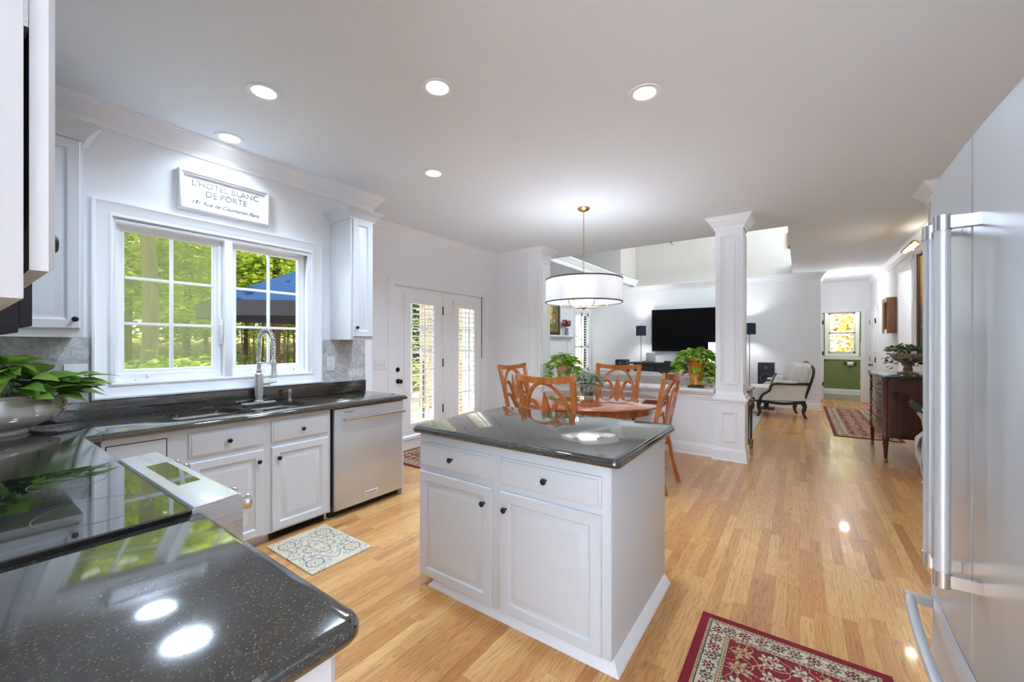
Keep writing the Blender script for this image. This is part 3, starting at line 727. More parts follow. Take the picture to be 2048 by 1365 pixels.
# ---- cabinets under the window
XF = -3.048   # face frame front
bc = thing('base_cabinet', (-3.35, .95, 0), 'white sink base cabinet under the window with raised panel doors and dark knobs', 'cabinet')
bd_ = MB().box(WX+.02, XF, .50, 1.797, .065, .700).box(XF-.02, XF, .50, 1.797, .70, CT-.0405).box(WX+.02, XF-.02, .50, .85, .70, CT-.041); obj('body', bd_, M['cab'], bc, smooth=0)
obj('toe_kick', MB().box(WX+.02, XF-.055, .50, 1.797, 0, .065), M['cab'], bc, smooth=0)
def front(kind, parent, y0, y1, z0, z1, kn=None, X=XF, dirn=1):
    w, h = y1-y0, z1-z0
    pr = DOORP if kind == 'door' else DRAWP
    d = obj(kind, MB().frame((X, y0, z0), (0, 1, 0), (0, 0, 1), (dirn, 0, 0), w, h, pr), M['cab'], parent)
    if kn: knob(d, (X+.018*dirn, kn[0], kn[1]), 'x')
    return d
front('door', bc, .880, 1.300, .080, .672, (1.265, .595)); front('door', bc, 1.355, 1.773, .080, .672, (1.395, .592))
front('drawer', bc, .880, 1.300, .702, .850, (1.088, .775)); front('drawer', bc, 1.355, 1.773, .702, .853, (1.567, .772))
cdr = obj('door', MB().box(XF, XF+.003, .52, .772, .10, .842), M['cab'], bc); 
obj('door_gap', MB().box(XF, XF+.0012, .515, .777, .095, .847), M['dark'], bc, smooth=0)  # dark sheet behind the door paints the shadow line around it
vg = thing('floor_register', (XF-.045, 1.56, 0), 'dark bronze slotted vent grille in the toe kick under the sink cabinet', 'vent')
vm = MB().box(XF-.05, XF-.036, 1.36, 1.765, 0.0, .014).box(XF-.05, XF-.036, 1.36, 1.765, .056, .068)
for yy in (1.36, 1.745): vm.box(XF-.05, XF-.036, yy, yy+.02, .014, .056)
for k in range(25): yy = 1.385+k*.0147; vm.box(XF-.048, XF-.038, yy, yy+.006, .014, .056)
obj('grille', vm, M['bronze'], vg); obj('backing', MB().box(XF-.0545, XF-.0505, 1.365, 1.76, .005, .064), M['dark'], vg)

# ---- dishwasher
dw = thing('dishwasher', (-3.3, 2.155, 0), 'stainless steel dishwasher with a bar handle at the end of the window worktop', 'dishwasher')
obj('body', MB().box(-3.6, XF-.005, 1.812, 2.497, .10, CT-.045), M['coal'], dw, smooth=0)
obj('door', MB().box(XF-.002, -3.022, 1.820, 2.492, .062, CT-.048), M['steel'], dw, bevel=.003)
obj('toe_kick', MB().box(-3.6, XF-.05, 1.812, 2.497, 0, .10), M['espresso'], dw, smooth=0)
hb = obj('handle', MB().tube([(-2.972, 1.875, .790), (-2.972, 2.485, .790)], .0145, 14), M['chrome'], dw)
for yy in (1.90, 2.465): obj('bracket', MB().tube([(-3.023, yy, .790), (-2.972, yy, .790)], .008, 10), M['chrome'], hb)
obj('vent_slot', MB().box(-3.023, -3.0212, 1.905, 1.99, .843, .847), M['dark'], dw)
bg_ = obj('badge', MB().box(-3.022, -3.019, 2.095, 2.222, .112, .146), M['plastic'], dw, bevel=.001)
def text(s, name, parent, p, rot, size, m, ext=.0006, sx=1, shear=0, align='CENTER'):
    c = bpy.data.curves.new(name, 'FONT'); c.body = s; c.size = size; c.extrude = ext; c.align_x = align; c.align_y = 'CENTER'; c.shear = shear
    tmp = bpy.data.objects.new('tmp', c); me = bpy.data.meshes.new_from_object(tmp); bpy.data.objects.remove(tmp); me.name = name
    o = bpy.data.objects.new(name, me); COL.objects.link(o); me.materials.clear(); me.materials.append(m)
    o.parent = parent; o.location = Vector(p)-wloc(parent); o.rotation_euler = rot; o.scale = (sx, 1, 1); return o
text('KitchenAid', 'lettering', bg_, (-3.0185, 2.158, .129), (PI/2, 0, PI/2), .024, M['black'], sx=.95)
single('end_panel', MB().box(-3.64, XF+.01, 2.499, 2.519, 0, CT-.041), M['cab'], 'white side panel closing the run right of the dishwasher', 'panel', bevel=.001)

# ---- sink, faucet, dispenser
sk = thing('sink', (-3.3, 1.28, .70), 'stainless undermount double bowl sink set in the granite below the window', 'sink')
for nm, (a, b, c, d, dep) in (('bowl', (-3.506, -3.104, .854, 1.268, .20)), ('bowl', (-3.506, -3.134, 1.302, 1.706, .17))):
    R = []
    for o, z in ((-.010, -.031), (.0, -.031), (.004, -.05), (.012, -dep+.03), (.05, -dep), (.15, -dep-.004)): R.append([(x, y, CT+z) for x, y in rrect(a+o, b-o, c+o, d-o, max(.02, .12-o*.5), 5)])
    bw = obj(nm, MB().rings(R, True, False, True), M['steelh'], sk)
    obj('drain', MB().lathe([(.001, .0), (.04, .0), (.042, .004), (.03, .003), (.001, .001)], ((a+b)/2, (c+d)/2, CT-dep-.003), 20), M['chrome'], bw)
fa = thing('faucet', (-3.585, 1.50, CT), 'tall brushed steel spring faucet standing behind the sink', 'faucet')
fx, fy = -3.585, 1.50
obj('deck_plate', MB().rings([[(x, y, CT+z) for x, y in rrect(fx-.032+o, fx+.032-o, fy-.13+o, fy+.13-o, .03)] for o, z in ((0, .0005), (0, .004), (.004, .007))]), M['nickel'], fa)
obj('body', MB().lathe([(.001, .007), (.036, .007), (.034, .016), (.027, .022), (.026, .05), (.030, .055), (.032, .20), (.030, .232), (.018, .245), (.020, .25), (.020, .262), (.015, .266), (.015, .35), (.001, .35)], (fx, fy, CT), 24), M['nickel'], fa)
sw = obj('handle', MB().lathe([(.001, .03), (.015, .03), (.015, .072), (.018, .078), (.012, .085), (.001, .086)], (fx, fy, CT+.155), 16, 'y'), M['nickel'], fa)
obj('lever', MB().tube([(fx, fy+.085, CT+.155), (fx+.01, fy+.135, CT+.163)], [.007, .006], 10), M['nickel'], sw)
cen = []; rx, zt = .115, CT+.47
for k in range(5): cen.append((fx, fy, CT+.35+.12*k/5))
for k in range(25): a = PI-PI*k/24; cen.append((fx+rx+rx*math.cos(a), fy+.01*k/24, zt+.115*math.sin(a)))
for k in range(1, 4): cen.append((fx+2*rx, fy+.01, zt-.085*k/3))
obj('hose', MB().tube(cen, .0085, 10), M['steelh'], fa)
hx = []; cs_ = [Vector(c) for c in cen]; ac = [0]
for i in range(1, len(cs_)): ac.append(ac[-1]+(cs_[i]-cs_[i-1]).length)
tot = ac[-1]; turns = 42; NN = turns*10
for k in range(NN+1):
    s_ = tot*k/NN; i = max(j for j in range(len(ac)) if ac[j] <= s_+1e-9); i = min(i, len(cs_)-2); f_ = (s_-ac[i])/(ac[i+1]-ac[i])
    c = cs_[i].lerp(cs_[i+1], f_); t = (cs_[i+1]-cs_[i]).normalized(); n = Vector((0, 1, 0)); n = (n-t*n.dot(t)).normalized(); b = t.cross(n); a = 2*PI*turns*k/NN
    hx.append(tuple(c+(n*math.cos(a)+b*math.sin(a))*.0165))
obj('spring', MB().tube(hx, .0028, 5), M['chrome'], fa)
hxx = fx+2*rx
sh = obj('spray_head', MB().lathe([(.001, .0), (.026, 0), (.027, .02), (.021, .03), (.019, .06), (.019, .13), (.014, .14), (.012, .19), (.001, .19)], (hxx, fy+.01, zt-.255), 20), M['nickel'], fa)
obj('holder_arm', MB().tube([(fx, fy, CT+.325), (hxx-.02, fy+.008, CT+.325)], .0075, 10), M['nickel'], fa)
obj('holder_ring', MB().lathe([(.021, -.008), (.025, -.008), (.025, .008), (.021, .008)], (hxx, fy+.01, CT+.325), 20, cap=False), M['nickel'], fa)
sd = thing('soap_dispenser', (-3.57, 1.735, CT), 'small chrome dispenser standing right of the faucet by the sink rim', 'soap dispenser')
obj('body', MB().lathe([(.001, 0.0005), (.024, .0005), (.024, .004), (.014, .008), (.016, .05), (.018, .075), (.016, .09), (.001, .092)], (-3.57, 1.735, CT), 18), M['chrome'], sd)
obj('nozzle', MB().tube([(-3.57, 1.735, CT+.07), (-3.53, 1.735, CT+.068)], .006, 8), M['chrome'], sd)

# ---- upper cabinets
CORN = [(0, -.095), (.008, -.095), (.010, -.075), (.018, -.070), (.022, -.062), (.045, -.030), (.060, -.018), (.066, -.012), (.070, 0), (0, 0)]
def upper(x0, x1, y0, y1, z0, z1, label, cpath):
    t = thing('wall_cabinet', ((x0+x1)/2, (y0+y1)/2, z0), label, 'cabinet')
    obj('body', MB().box(x0, x1, y0, y1, z0, z1), M['cab'], t, bevel=.001)
    obj('cornice', MB().sweep([(x, y, z1+.065) for x, y in cpath], CORN, False, 1).prism([(x0+.002, y0), (x1-.002, y0), (x1-.002, y1), (x0+.002, y1)], z1, z1+.064), M['cab'], t)
    return t
t = upper(WX+.002, -3.33, -.21, .474, 1.440, 2.585, 'white wall cabinet left of the window with a raised panel door', [(WX, .474), (-3.33, .474), (-3.33, -.21)])
front('door', t, .02, .460, 1.487, 2.545, (.436, 1.540), X=-3.33)
t = upper(WX+.002, -3.33, 2.158, 2.395, 1.443, 2.575, 'slim white wall cabinet between the window and the french doors', [(WX, 2.395), (-3.33, 2.395), (-3.33, 2.158), (WX, 2.158)])
front('door', t, 2.178, 2.382, 1.470, 2.550, (2.205, 1.553), X=-3.33)
def frontY(kind, parent, x0, x1, z0, z1, Y, kn=None, dirn=1, m='cab'):
    d = obj(kind, MB().frame((x0, Y, z0), (1, 0, 0), (0, 0, 1), (0, dirn, 0), x1-x0, z1-z0, DOORP if kind == 'door' else DRAWP), M[m], parent)
    if kn: knob(d, (kn[0], Y+.018*dirn, kn[1]), 'y', sgn=dirn)
    return d
t = upper(-1.378, -.625, -.215, .048, 1.445, 2.70, 'white wall cabinet hanging in the left foreground over the worktop', [(-1.378, .048), (-.625, .048), (-.625, -.215)][::-1])
d = frontY('door', t, -1.37, -.945, 1.475, 2.66, .052, (-.98, 1.547)); d = frontY('door', t, -.935, -.632, 1.475, 2.66, .052, (-.893, 1.547))
for z in (1.72, 1.80): obj('hinge', MB().box(-.66, -.635, .040, .052, z, z+.03), M['steelh'], t)
t = upper(-3.33, -2.19, -.215, .048, 1.440, 2.585, 'white wall cabinet in the corner left of the microwave', [(-2.19, -.215), (-2.19, .048), (-3.33, .048)])
frontY('door', t, -3.2, -2.72, 1.475, 2.545, .052, (-2.76, 1.53)); frontY('door', t, -2.70, -2.22, 1.475, 2.545, .052, (-2.66, 1.53))
mw = thing('microwave', (-1.79, -.03, 1.425), 'dark steel microwave mounted over the range, its lower corner showing at the left edge', 'microwave')
obj('body', MB().box(-2.178, -1.392, -.21, .10, 1.425, 1.86), M['coal'], mw, bevel=.004); obj('door', MB().box(-2.17, -1.56, .10, .125, 1.44, 1.85), M['steelh'], mw, bevel=.004)
obj('control_panel', MB().box(-1.555, -1.40, .10, .12, 1.44, 1.85), M['coal'], mw, bevel=.003)
t = upper(-2.178, -1.392, -.215, .048, 1.865, 2.585, 'white wall cabinet above the microwave', [(-1.392, .048), (-2.178, .048)])
frontY('door', t, -2.17, -1.79, 1.88, 2.55, .052, (-1.83, 1.93)); frontY('door', t, -1.78, -1.40, 1.88, 2.55, .052, (-1.74, 1.93))

# ---- range run base cabinets
t = thing('base_cabinet', (-1.0, .1, 0), 'white base cabinet under the foreground worktop right of the range', 'cabinet')
obj('body', MB().box(-1.376, -.655, -.21, .395, .065, CT-.0405), M['cab'], t, bevel=.001); obj('toe_kick', MB().box(-1.376, -.66, -.21, .33, 0, .065), M['cab'], t)
obj('side_panel', MB().frame((-.655, -.20, .075), (0, 1, 0), (0, 0, 1), (1, 0, 0), .585, .80, [(0, 0), (0, .006), (.055, .006), (.06, .001)]), M['cab'], t)
frontY('drawer', t, -1.36, -.68, .702, .85, .396, (-1.02, .775)); frontY('door', t, -1.36, -1.03, .08, .672, .396, (-1.07, .6)); frontY('door', t, -1.01, -.68, .08, .672, .396, (-.97, .6))
t = thing('base_cabinet', (-2.7, .1, 0), 'white corner base cabinet left of the range under the planter bowl', 'cabinet')
obj('body', MB().box(-3.63, -2.212, -.21, .395, .065, CT-.0405), M['cab'], t); obj('toe_kick', MB().box(-3.63, -2.212, -.21, .33, 0, .065), M['cab'], t)
frontY('door', t, -3.0, -2.24, .08, .85, .396, (-2.3, .6))

# ---- slide-in range
rg = thing('range', (-1.795, .15, 0), 'slide-in steel range with a black glass cooktop and knobs facing the window', 'range')
obj('body', MB().box(-2.196, -1.392, -.20, .455, .02, .905), M['steelh'], rg, bevel=.003)
ct = obj('cooktop', MB().rings([[(x, y, z) for x, y in rrect(-2.203+o, -1.386-o, -.19+o, .405-o, .012)] for o, z in ((.004, .9255), (0, .929), (0, .934), (.003, .9375))]), None or mat('cooktop_glass', (.012, .013, .015), .025, 0, 1.75, .5), rg)
obj('cooktop_trim', MB().rings([[(x, y, z) for x, y in rrect(-2.209+o, -1.380-o, -.196+o, .411-o, .014)] for o, z in ((0, .9255), (0, .936), (.007, .936), (.007, .9262))], True, False, False), M['black'], rg)
bgm = mat('burner_grey', (.12, .12, .12), .3)
for cx, cy, r in ((-2.0, .25, .09), (-1.6, .25, .115), (-2.0, -.05, .115), (-1.6, -.05, .08)):
    obj('burner_ring', MB().lathe([(r, .9378), (r+.0015, .9379), (r+.003, .9378)], (cx, cy, 0), 40, cap=False), bgm, ct)
pn = MB(); pr = [(.408, .900), (.408, .936), (.414, .942), (.520, .948), (.532, .944), (.536, .935), (.536, .80), (.408, .80)]
pn.rings([[(x, y, z) for y, z in pr] for x in (-2.203, -1.386)])
cp = obj('control_panel', pn, M['steelh'], rg, bevel=.002)
def on_panel(y): return .942+(y-.414)*.006/.106+.0006
obj('touch_display', MB().add([(x, y, on_panel(y)) for x, y in ((-1.985, .445), (-1.635, .445), (-1.635, .505), (-1.985, .505))], [(0, 1, 2, 3)]), mat('display_glass', (.01, .01, .012), .03, 0, 1.9, .6), cp)
for k, xx in enumerate((-2.13, -2.03, -1.56, -1.455)):
    obj('knob', MB().lathe([(.001, 0), (.026, 0), (.026, .008), (.023, .012), (.023, .030), (.025, .034), (.025, .042), (.020, .046), (.001, .046)], (xx, .536, .893), 22, 'y'), M['chrome'], cp)
od = obj('oven_door', MB().box(-2.19, -1.398, .456, .50, .20, .79), M['steelh'], rg, bevel=.004)
obj('handle', MB().tube([(-2.13, .55, .745), (-1.46, .55, .745)], .012, 12).tube([(-2.1, .50, .745), (-2.1, .55, .745)], .009, 8).tube([(-1.49, .50, .745), (-1.49, .55, .745)], .009, 8), M['chrome'], od)
obj('drawer', MB().box(-2.19, -1.398, .456, .495, .05, .19), M['steelh'], rg, bevel=.004)

# ---- island
il = thing('kitchen_island', (-1.24, 2.05, 0), 'white kitchen island with two drawers over two panelled doors', 'kitchen island')
obj('body', MB().box(-1.826, -.655, 1.640, 2.470, .055, CT-.0405), M['cab'], il, bevel=.001)
obj('toe_kick', MB().box(-1.715, -.658, 1.676, 2.465, 0, .055), M['cab'], il)
TOE = [(0, 0), (.040, 0), (.040, .006), (.036, .014), (.022, .028), (.016, .040), (.010, .046), (.002, .050)]
obj('moulding', MB().sweep([(-.656, 2.468, 0), (-.656, 1.676, 0), (-1.715, 1.676, 0), (-1.715, 2.468, 0)], TOE, False, 1), M['trim'], il)
FY = 1.640
for (a, b, kx, kd) in ((-1.815, -1.283, -1.554, -1.326), (-1.228, -.690, -.961, -1.188)):
    frontY('drawer', il, a, b, .697, .832, FY, (kx, .768), -1); frontY('door', il, a, b, .062, .666, FY, (kd, .583), -1)
obj('corner_strip', MB().box(-.655, -.649, 1.641, 2.469, .055, CT-.0405), M['cab'], il, bevel=.001)
single('granite_worktop', slab([(-1.862, 1.598), (-.598, 1.598), (-.598, 2.520), (-1.862, 2.520)], CT, [True]*4, cor=.035), M['granite'],
       'dark polished granite slab on top of the kitchen island', 'worktop')

# ---- refrigerator
fg = thing('refrigerator', (.65, 1.03, 0), 'stainless french door refrigerator at the right edge with long bar handles', 'refrigerator')
obj('body', MB().box(.345, 1.03, .68, 1.58, .03, 1.765), M['coal'], fg, bevel=.004)
obj('hinge_cover', MB().box(.36, .46, .70, .80, 1.765, 1.79).box(.36, .46, 1.46, 1.56, 1.765, 1.79), M['coal'], fg, bevel=.004)
def bow(y): u = (y-1.13)/.455; return .266+.022*u*u+.008*u**8
def fdoor(y0, y1, z0, z1):
    n = 16; out = []
    for k in range(n+1): y = y0+(y1-y0)*k/n; out.append((bow(y), y))
    e = .006; out[0] = (out[0][0]+e, out[0][1]); out[-1] = (out[-1][0]+e, out[-1][1])
    out.insert(1, (bow(y0+.005), y0+.004)); out.insert(-1, (bow(y1-.005), y1-.004))
    poly = out+[(.342, y1), (.342, y0)]
    R = [[(x+(.004 if (i < len(out)) else 0)*q, y, z) for i, (x, y) in enumerate(poly)] for z, q in ((z0, 1), (z0+.006, 0), (z1-.006, 0), (z1, 1))]
    return MB().rings(R)
for (a, b, hy) in ((.675, 1.1285, 1.085), (1.1335, 1.585, 1.168)):
    d = obj('door', fdoor(a, b, .775, 1.800), M['steel'], fg)
    hh = obj('handle', MB().tube([(.217, hy, .965), (.217, hy, 1.612)], .0112, 20), M['steel'], d)
    for zz in (.948, 1.612):
        obj('handle_cap', MB().lathe([(.001, 0), (.0130, 0), (.0130, .028), (.001, .028)], (.217, hy, zz), 20).box(.217, bow(hy)+.002, hy-.009, hy+.009, zz+.003, zz+.025), M['chrome'], hh)
d = obj('freezer_drawer', fdoor(.675, 1.585, .10, .765), M['steel'], fg)
pth = spline([(.238, 1.50, .732), (.225, 1.33, .732), (.220, 1.13, .732), (.225, .93, .732), (.238, .76, .732)], 8)
hh = obj('handle', MB().tube(pth, .0108, 16), M['steel'], d)
for yy in (1.485, .775): obj('handle_cap', MB().box(.226, bow(yy)+.002, yy-.010, yy+.010, .722, .743), M['chrome'], hh)
obj('grille', MB().box(.36, .40, .69, 1.57, 0, .095), M['coal'], fg)
# ================================================================== LIGHT FITTINGS
def downlight(x, y, label, e=9, light=True):
    t = thing('recessed_light', (x, y, CEIL), label, 'ceiling light', 'recessed ceiling lights')
    obj('trim_ring', MB().lathe([(.063, .012), (.066, -.002), (.082, -.006), (.096, -.005), (.098, -.0005)], (x, y, CEIL), 40, cap=False), M['trim'], t)
    obj('lens', MB().lathe([(.0001, -.001), (.0655, -.001)], (x, y, CEIL), 32, cap=False), M['lens'], t)
    l = lamp('SPOT', 'downlight_beam', (0, 0, -.02), e, (1, .985, .96), size=.10, spot=math.radians(150), blend=.8); l.parent = t; l.data.color = (.75, .94, 1.16)
DL = [(-2.654, 1.139, 'recessed ceiling light above the sink cabinets, left of the two bigger front ones'), (-3.456, 1.246, 'recessed ceiling light close to the crown moulding above the window'),
      (-1.764, 1.718, 'recessed ceiling light in the middle of the front row of three'), (-2.675, 2.557, 'small looking recessed ceiling light farthest back, above the dishwasher'),
      (-.773, 2.486, 'recessed ceiling light on the right, above the floor beside the island')]
for x, y, lb in DL: downlight(x, y, lb, 13 if x < -3.4 else 32)


# ---- drum pendant
px_, py_ = -1.985, 4.19
pd = thing('pendant_light', (px_, py_, CEIL), 'white drum shade pendant with dark rims hanging on a brass chain over the dining table', 'pendant light')
obj('canopy', MB().lathe([(.001, -.045), (.012, -.044), (.02, -.034), (.05, -.026), (.068, -.012), (.070, 0), (.001, 0)], (px_, py_, CEIL), 28), M['brass'], pd)
ch = MB(); z = CEIL-.048; k = 0
while z > 2.17:
    a = k % 2*PI/2; dx, dy = math.cos(a), math.sin(a); loop = []
    for i in range(13):
        t_ = 2*PI*i/12; loop.append((px_+dx*.008*math.cos(t_), py_+dy*.008*math.cos(t_), z-.018+.017*math.sin(t_)))
    ch.tube(loop, .0022, 5, cap=False); z -= .030; k += 1
ch.tube([(px_+.006*math.sin(i*1.3), py_, 2.86-.069*i) for i in range(11)], .002, 5)
obj('chain', ch, M['brass'], pd)
obj('stem', MB().lathe([(.001, 1.79), (.02, 1.80), (.03, 1.815), (.012, 1.84), (.006, 1.85), (.006, 2.17), (.012, 2.18), (.001, 2.19)], (px_, py_, 0), 14), M['brass'], pd)
RS = .425
msh = bpy.data.materials.new('lit_fabric_shade'); msh.use_nodes = True; t = msh.node_tree; t.nodes.clear(); o_ = t.nodes.new('ShaderNodeOutputMaterial')
a_ = t.nodes.new('ShaderNodeBsdfTranslucent'); b_ = t.nodes.new('ShaderNodeBsdfDiffuse'); c_ = t.nodes.new('ShaderNodeMixShader'); c_.inputs[0].default_value = .5
a_.inputs[0].default_value = (.74, .73, .72, 1); b_.inputs[0].default_value = (.74, .74, .74, 1); t.links.new(a_.outputs[0], c_.inputs[1]); t.links.new(b_.outputs[0], c_.inputs[2]); t.links.new(c_.outputs[0], o_.inputs[0])
obj('shade', MB().lathe([(RS, 1.872), (RS, 2.122), (RS-.003, 2.122), (RS-.003, 1.872), (RS, 1.872)], (px_, py_, 0), 72, cap=False), msh, pd)
for nm, z0_ in (('rim', 2.116), ('rim', 1.862)): obj(nm, MB().lathe([(RS-.006, z0_), (RS+.003, z0_), (RS+.003, z0_+.014), (RS-.006, z0_+.014), (RS-.006, z0_)], (px_, py_, 0), 72, cap=False), mat('rim_grey', sr(86, 86, 88), .6), pd)
for k in range(6):
    a = 2*PI*k/6+.35; u, v = math.cos(a), math.sin(a)
    p = spline([(px_+u*.015, py_+v*.015, 1.812), (px_+u*.12, py_+v*.12, 1.815), (px_+u*.235, py_+v*.235, 1.822), (px_+u*.27, py_+v*.27, 1.86), (px_+u*.275, py_+v*.275, 1.925)], 6)
    ar = obj('arm', MB().tube(p, .005, 8), M['brass'], pd)
    cn = obj('candle', MB().lathe([(.001, 1.925), (.016, 1.925), (.018, 1.932), (.010, 1.94), (.010, 1.99), (.001, 1.99)], (px_+u*.275, py_+v*.275, 0), 12), M['brass'], ar)
    obj('bulb', MB().lathe([(.001, 1.99), (.012, 1.995), (.017, 2.015), (.010, 2.04), (.001, 2.055)], (px_+u*.275, py_+v*.275, 0), 12), M['glow'], ar)
l = lamp('POINT', 'pendant_bulb_light', (0, 0, 2.02-CEIL), 9.5, (.91, .97, 1.06), size=.12); l.parent = pd

sm = thing('smoke_detector', (.77, 11.12, CEIL), 'small round white detector with a lit lens on the hall ceiling', 'smoke detector')
obj('base', MB().lathe([(.001, -.03), (.055, -.03), (.07, -.02), (.075, 0), (.001, 0)], (.77, 11.12, CEIL), 24), M['plastic'], sm)
obj('lens', MB().lathe([(.001, -.05), (.05, -.046), (.058, -.031), (.001, -.031)], (.77, 11.12, CEIL), 24), M['glow'], sm)
l = lamp('POINT', 'hall_fill_light', (0, 0, -.45), 5, (1, .97, .93), size=.08); l.parent = sm
hk = thing('ceiling_hook', (-1.575, 6.33, CEIL), 'tiny black hook at the edge of the ceiling opening', 'hook')
obj('plate', MB().lathe([(.001, -.008), (.012, -.008), (.012, 0), (.001, 0)], (-1.575, 6.33, CEIL), 12), M['black'], hk)
obj('hook', MB().tube(spline([(-1.575, 6.33, CEIL-.008), (-1.575, 6.33, CEIL-.03), (-1.555, 6.33, CEIL-.045), (-1.54, 6.33, CEIL-.03)], 5), .004, 6), M['black'], hk)

# ================================================================== SIGN
sg = thing('wall_sign', (WX, 1.297, 2.385), 'framed white relief sign with faint raised lettering over the window', 'sign')
sO = (WX, .990, 2.383)
obj('frame', MB().frame(sO, (0, 1, 0), (0, 0, 1), (1, 0, 0), .612, .290, [(0, 0), (0, .030), (.006, .036), (.016, .038), (.020, .030), (.024, .027), (.028, .030), (.032, .027), (.036, .012)], False), M['trim'], sg)
pl = obj('panel', MB().box(WX+.002, WX+.013, 1.02, 1.572, 2.41, 2.645), M['trim'], sg)
lt_ = mat('sign_lettering', sr(120, 120, 124), .6); r_ = (PI/2, 0, PI/2)
text("L'HOTEL BLANC", 'lettering', pl, (WX+.0135, 1.297, 2.592), r_, .062, lt_, .002)
text('DE PORTE', 'lettering', pl, (WX+.0135, 1.297, 2.530), r_, .062, lt_, .002)
text('191 Rue de Coumartin Paris', 'lettering', pl, (WX+.0135, 1.297, 2.455), r_, .040, lt_, .002, shear=.4)

# ================================================================== LEAVES
def leaf(mb, b, d, n, L, Wd, droop=.25, fold=.18, heart=True):
    b, d, n = Vector(b), Vector(d).normalized(), Vector(n); n = (n-d*n.dot(d)); n = n.normalized() if n.length > 1e-4 else d.orthogonal().normalized(); s = d.cross(n)
    rows = ((0, .10), (.10, .36), (.32, .5), (.6, .40), (.85, .17), (1, .0)) if heart else ((0, .08), (.2, .32), (.5, .5), (.8, .3), (1, 0))
    vs = []; 
    for t, w in rows:
        c = b+d*L*t-n*L*droop*t*t; q = s*Wd*w; up = n*Wd*w*fold*2
        bk = -d*L*.07 if heart and .05 < t < .15 else Vector((0, 0, 0))
        vs += [c-q+up+bk, c, c+q+up+bk]
    fs = []
    for i in range(len(rows)-1):
        a = i*3; fs += [(a, a+1, a+4, a+3), (a+1, a+2, a+5, a+4)]
    mb.add([tuple(v) for v in vs], fs)
def bushy(R, c, rx, ry, h, n, L, trail=0, stems=None, up=.5, seed=1, heart=True, wf=.75):
    mb = MB(); st = MB(); rnd = random.Random(seed)
    for k in range(n):
        a = rnd.uniform(0, 2*PI); q = rnd.random()**.6; x, y = c[0]+rx*q*math.cos(a), c[1]+ry*q*math.sin(a); z = c[2]+h*(1-q*q*.8)*rnd.uniform(.35, 1)
        if trail and rnd.random() < trail:
            q = rnd.uniform(.9, 1.2); x, y = c[0]+rx*q*math.cos(a), c[1]+ry*q*math.sin(a); z = c[2]-rnd.uniform(0, 1)*R
        out = Vector((math.cos(a), math.sin(a), rnd.uniform(-.3, up))); nrm = Vector((math.cos(a)*.35, math.sin(a)*.35, 1))+Vector([rnd.uniform(-.5, .5) for _ in range(3)])
        l_ = L*rnd.uniform(.6, 1.15); leaf(mb, (x, y, z), out, nrm, l_, l_*wf, rnd.uniform(.1, .5), .15, heart)
        if k % 3 == 0: st.tube(spline([(c[0]+rx*.3*math.cos(a), c[1]+ry*.3*math.sin(a), c[2]-.02), ((c[0]+x)/2, (c[1]+y)/2, max(z, c[2])+.02), (x, y, z)], 3), .0018, 4)
    return mb, st

# planter bowl in the corner
bx, by = -3.40, .085
pb = thing('planter_bowl', (bx, by, CT), 'large oval cream porcelain bowl with gilded flower handles in the left corner', 'planter')
prof = [(.001, .001), (.12, .001), (.125, .012), (.118, .022), (.155, .045), (.195, .085), (.205, .120), (.195, .152), (.165, .175), (.158, .190), (.168, .205), (.162, .206), (.150, .190), (.140, .165), (.001, .160)]
obj('bowl', MB().lathe(prof, (bx, by, CT), 48, sx=.92, sy=1.60), mat('cream_porcelain', sr(206, 203, 194), .1, coat=.8), pb)
gilt = mat('gilded_relief', sr(190, 160, 116), .3, .5); crn = mat('aged_porcelain', sr(176, 176, 172), .2, coat=.4)
for sgn in (1, -1):
    hy = by+sgn*.30; hd_ = MB().sq((bx+.03, hy-sgn*.015, CT+.155), (.055, .035, .065), .8)
    for k in range(7): a = PI*k/6; hd_.sq((bx+.03+.045*math.cos(a), hy-sgn*.02, CT+.185+.035*math.sin(a)), (.014, .016, .030), .9, 8, 6)
    h_ = obj('handle', hd_, crn, pb)
    fl_ = MB()
    for k in range(10): a = 2*PI*k/10; fl_.sq((bx+.072+.0*k, hy-sgn*.006+.025*math.cos(a), CT+.155+.025*math.sin(a)), (.010, .011, .009), .9, 8, 6)
    fl_.sq((bx+.078, hy-sgn*.006, CT+.155), (.012, .014, .014), .9, 8, 6).sq((bx+.085, hy-sgn*.03, CT+.085), (.012, .012, .010), .9, 8, 6)
    obj('flower_relief', fl_, gilt, h_)
pot = thing('pothos_plant', (bx, by, CT+.17), 'variegated green trailing plant spilling out of the oval porcelain bowl', 'plant')
mb, st = bushy(.02, (bx+.01, by+.08, CT+.21), .15, .22, .20, 85, .145, .12, seed=4)
rnd = random.Random(3)
for k in range(16):
    a = rnd.uniform(.2, 1.3); r0 = rnd.uniform(.24, .40); p = (bx+.10*math.cos(a), by+r0, CT+.20+rnd.uniform(0, .10))
    leaf(mb, p, (.35*rnd.uniform(-1, 1.4), 1, rnd.uniform(-.35, .35)), (rnd.uniform(-.2, .4), 0, 1), rnd.uniform(.11, .16), .075, .2, .12)
obj('foliage', mb, M['pothos'], pot); obj('stems', st, M['stem'], pot)
obj('soil', MB().lathe([(.001, 0), (.135, 0)], (bx, by, CT+.168), 24, sx=.92, sy=1.6, cap=False), mat('soil', (.03, .02, .012), .95), pot)

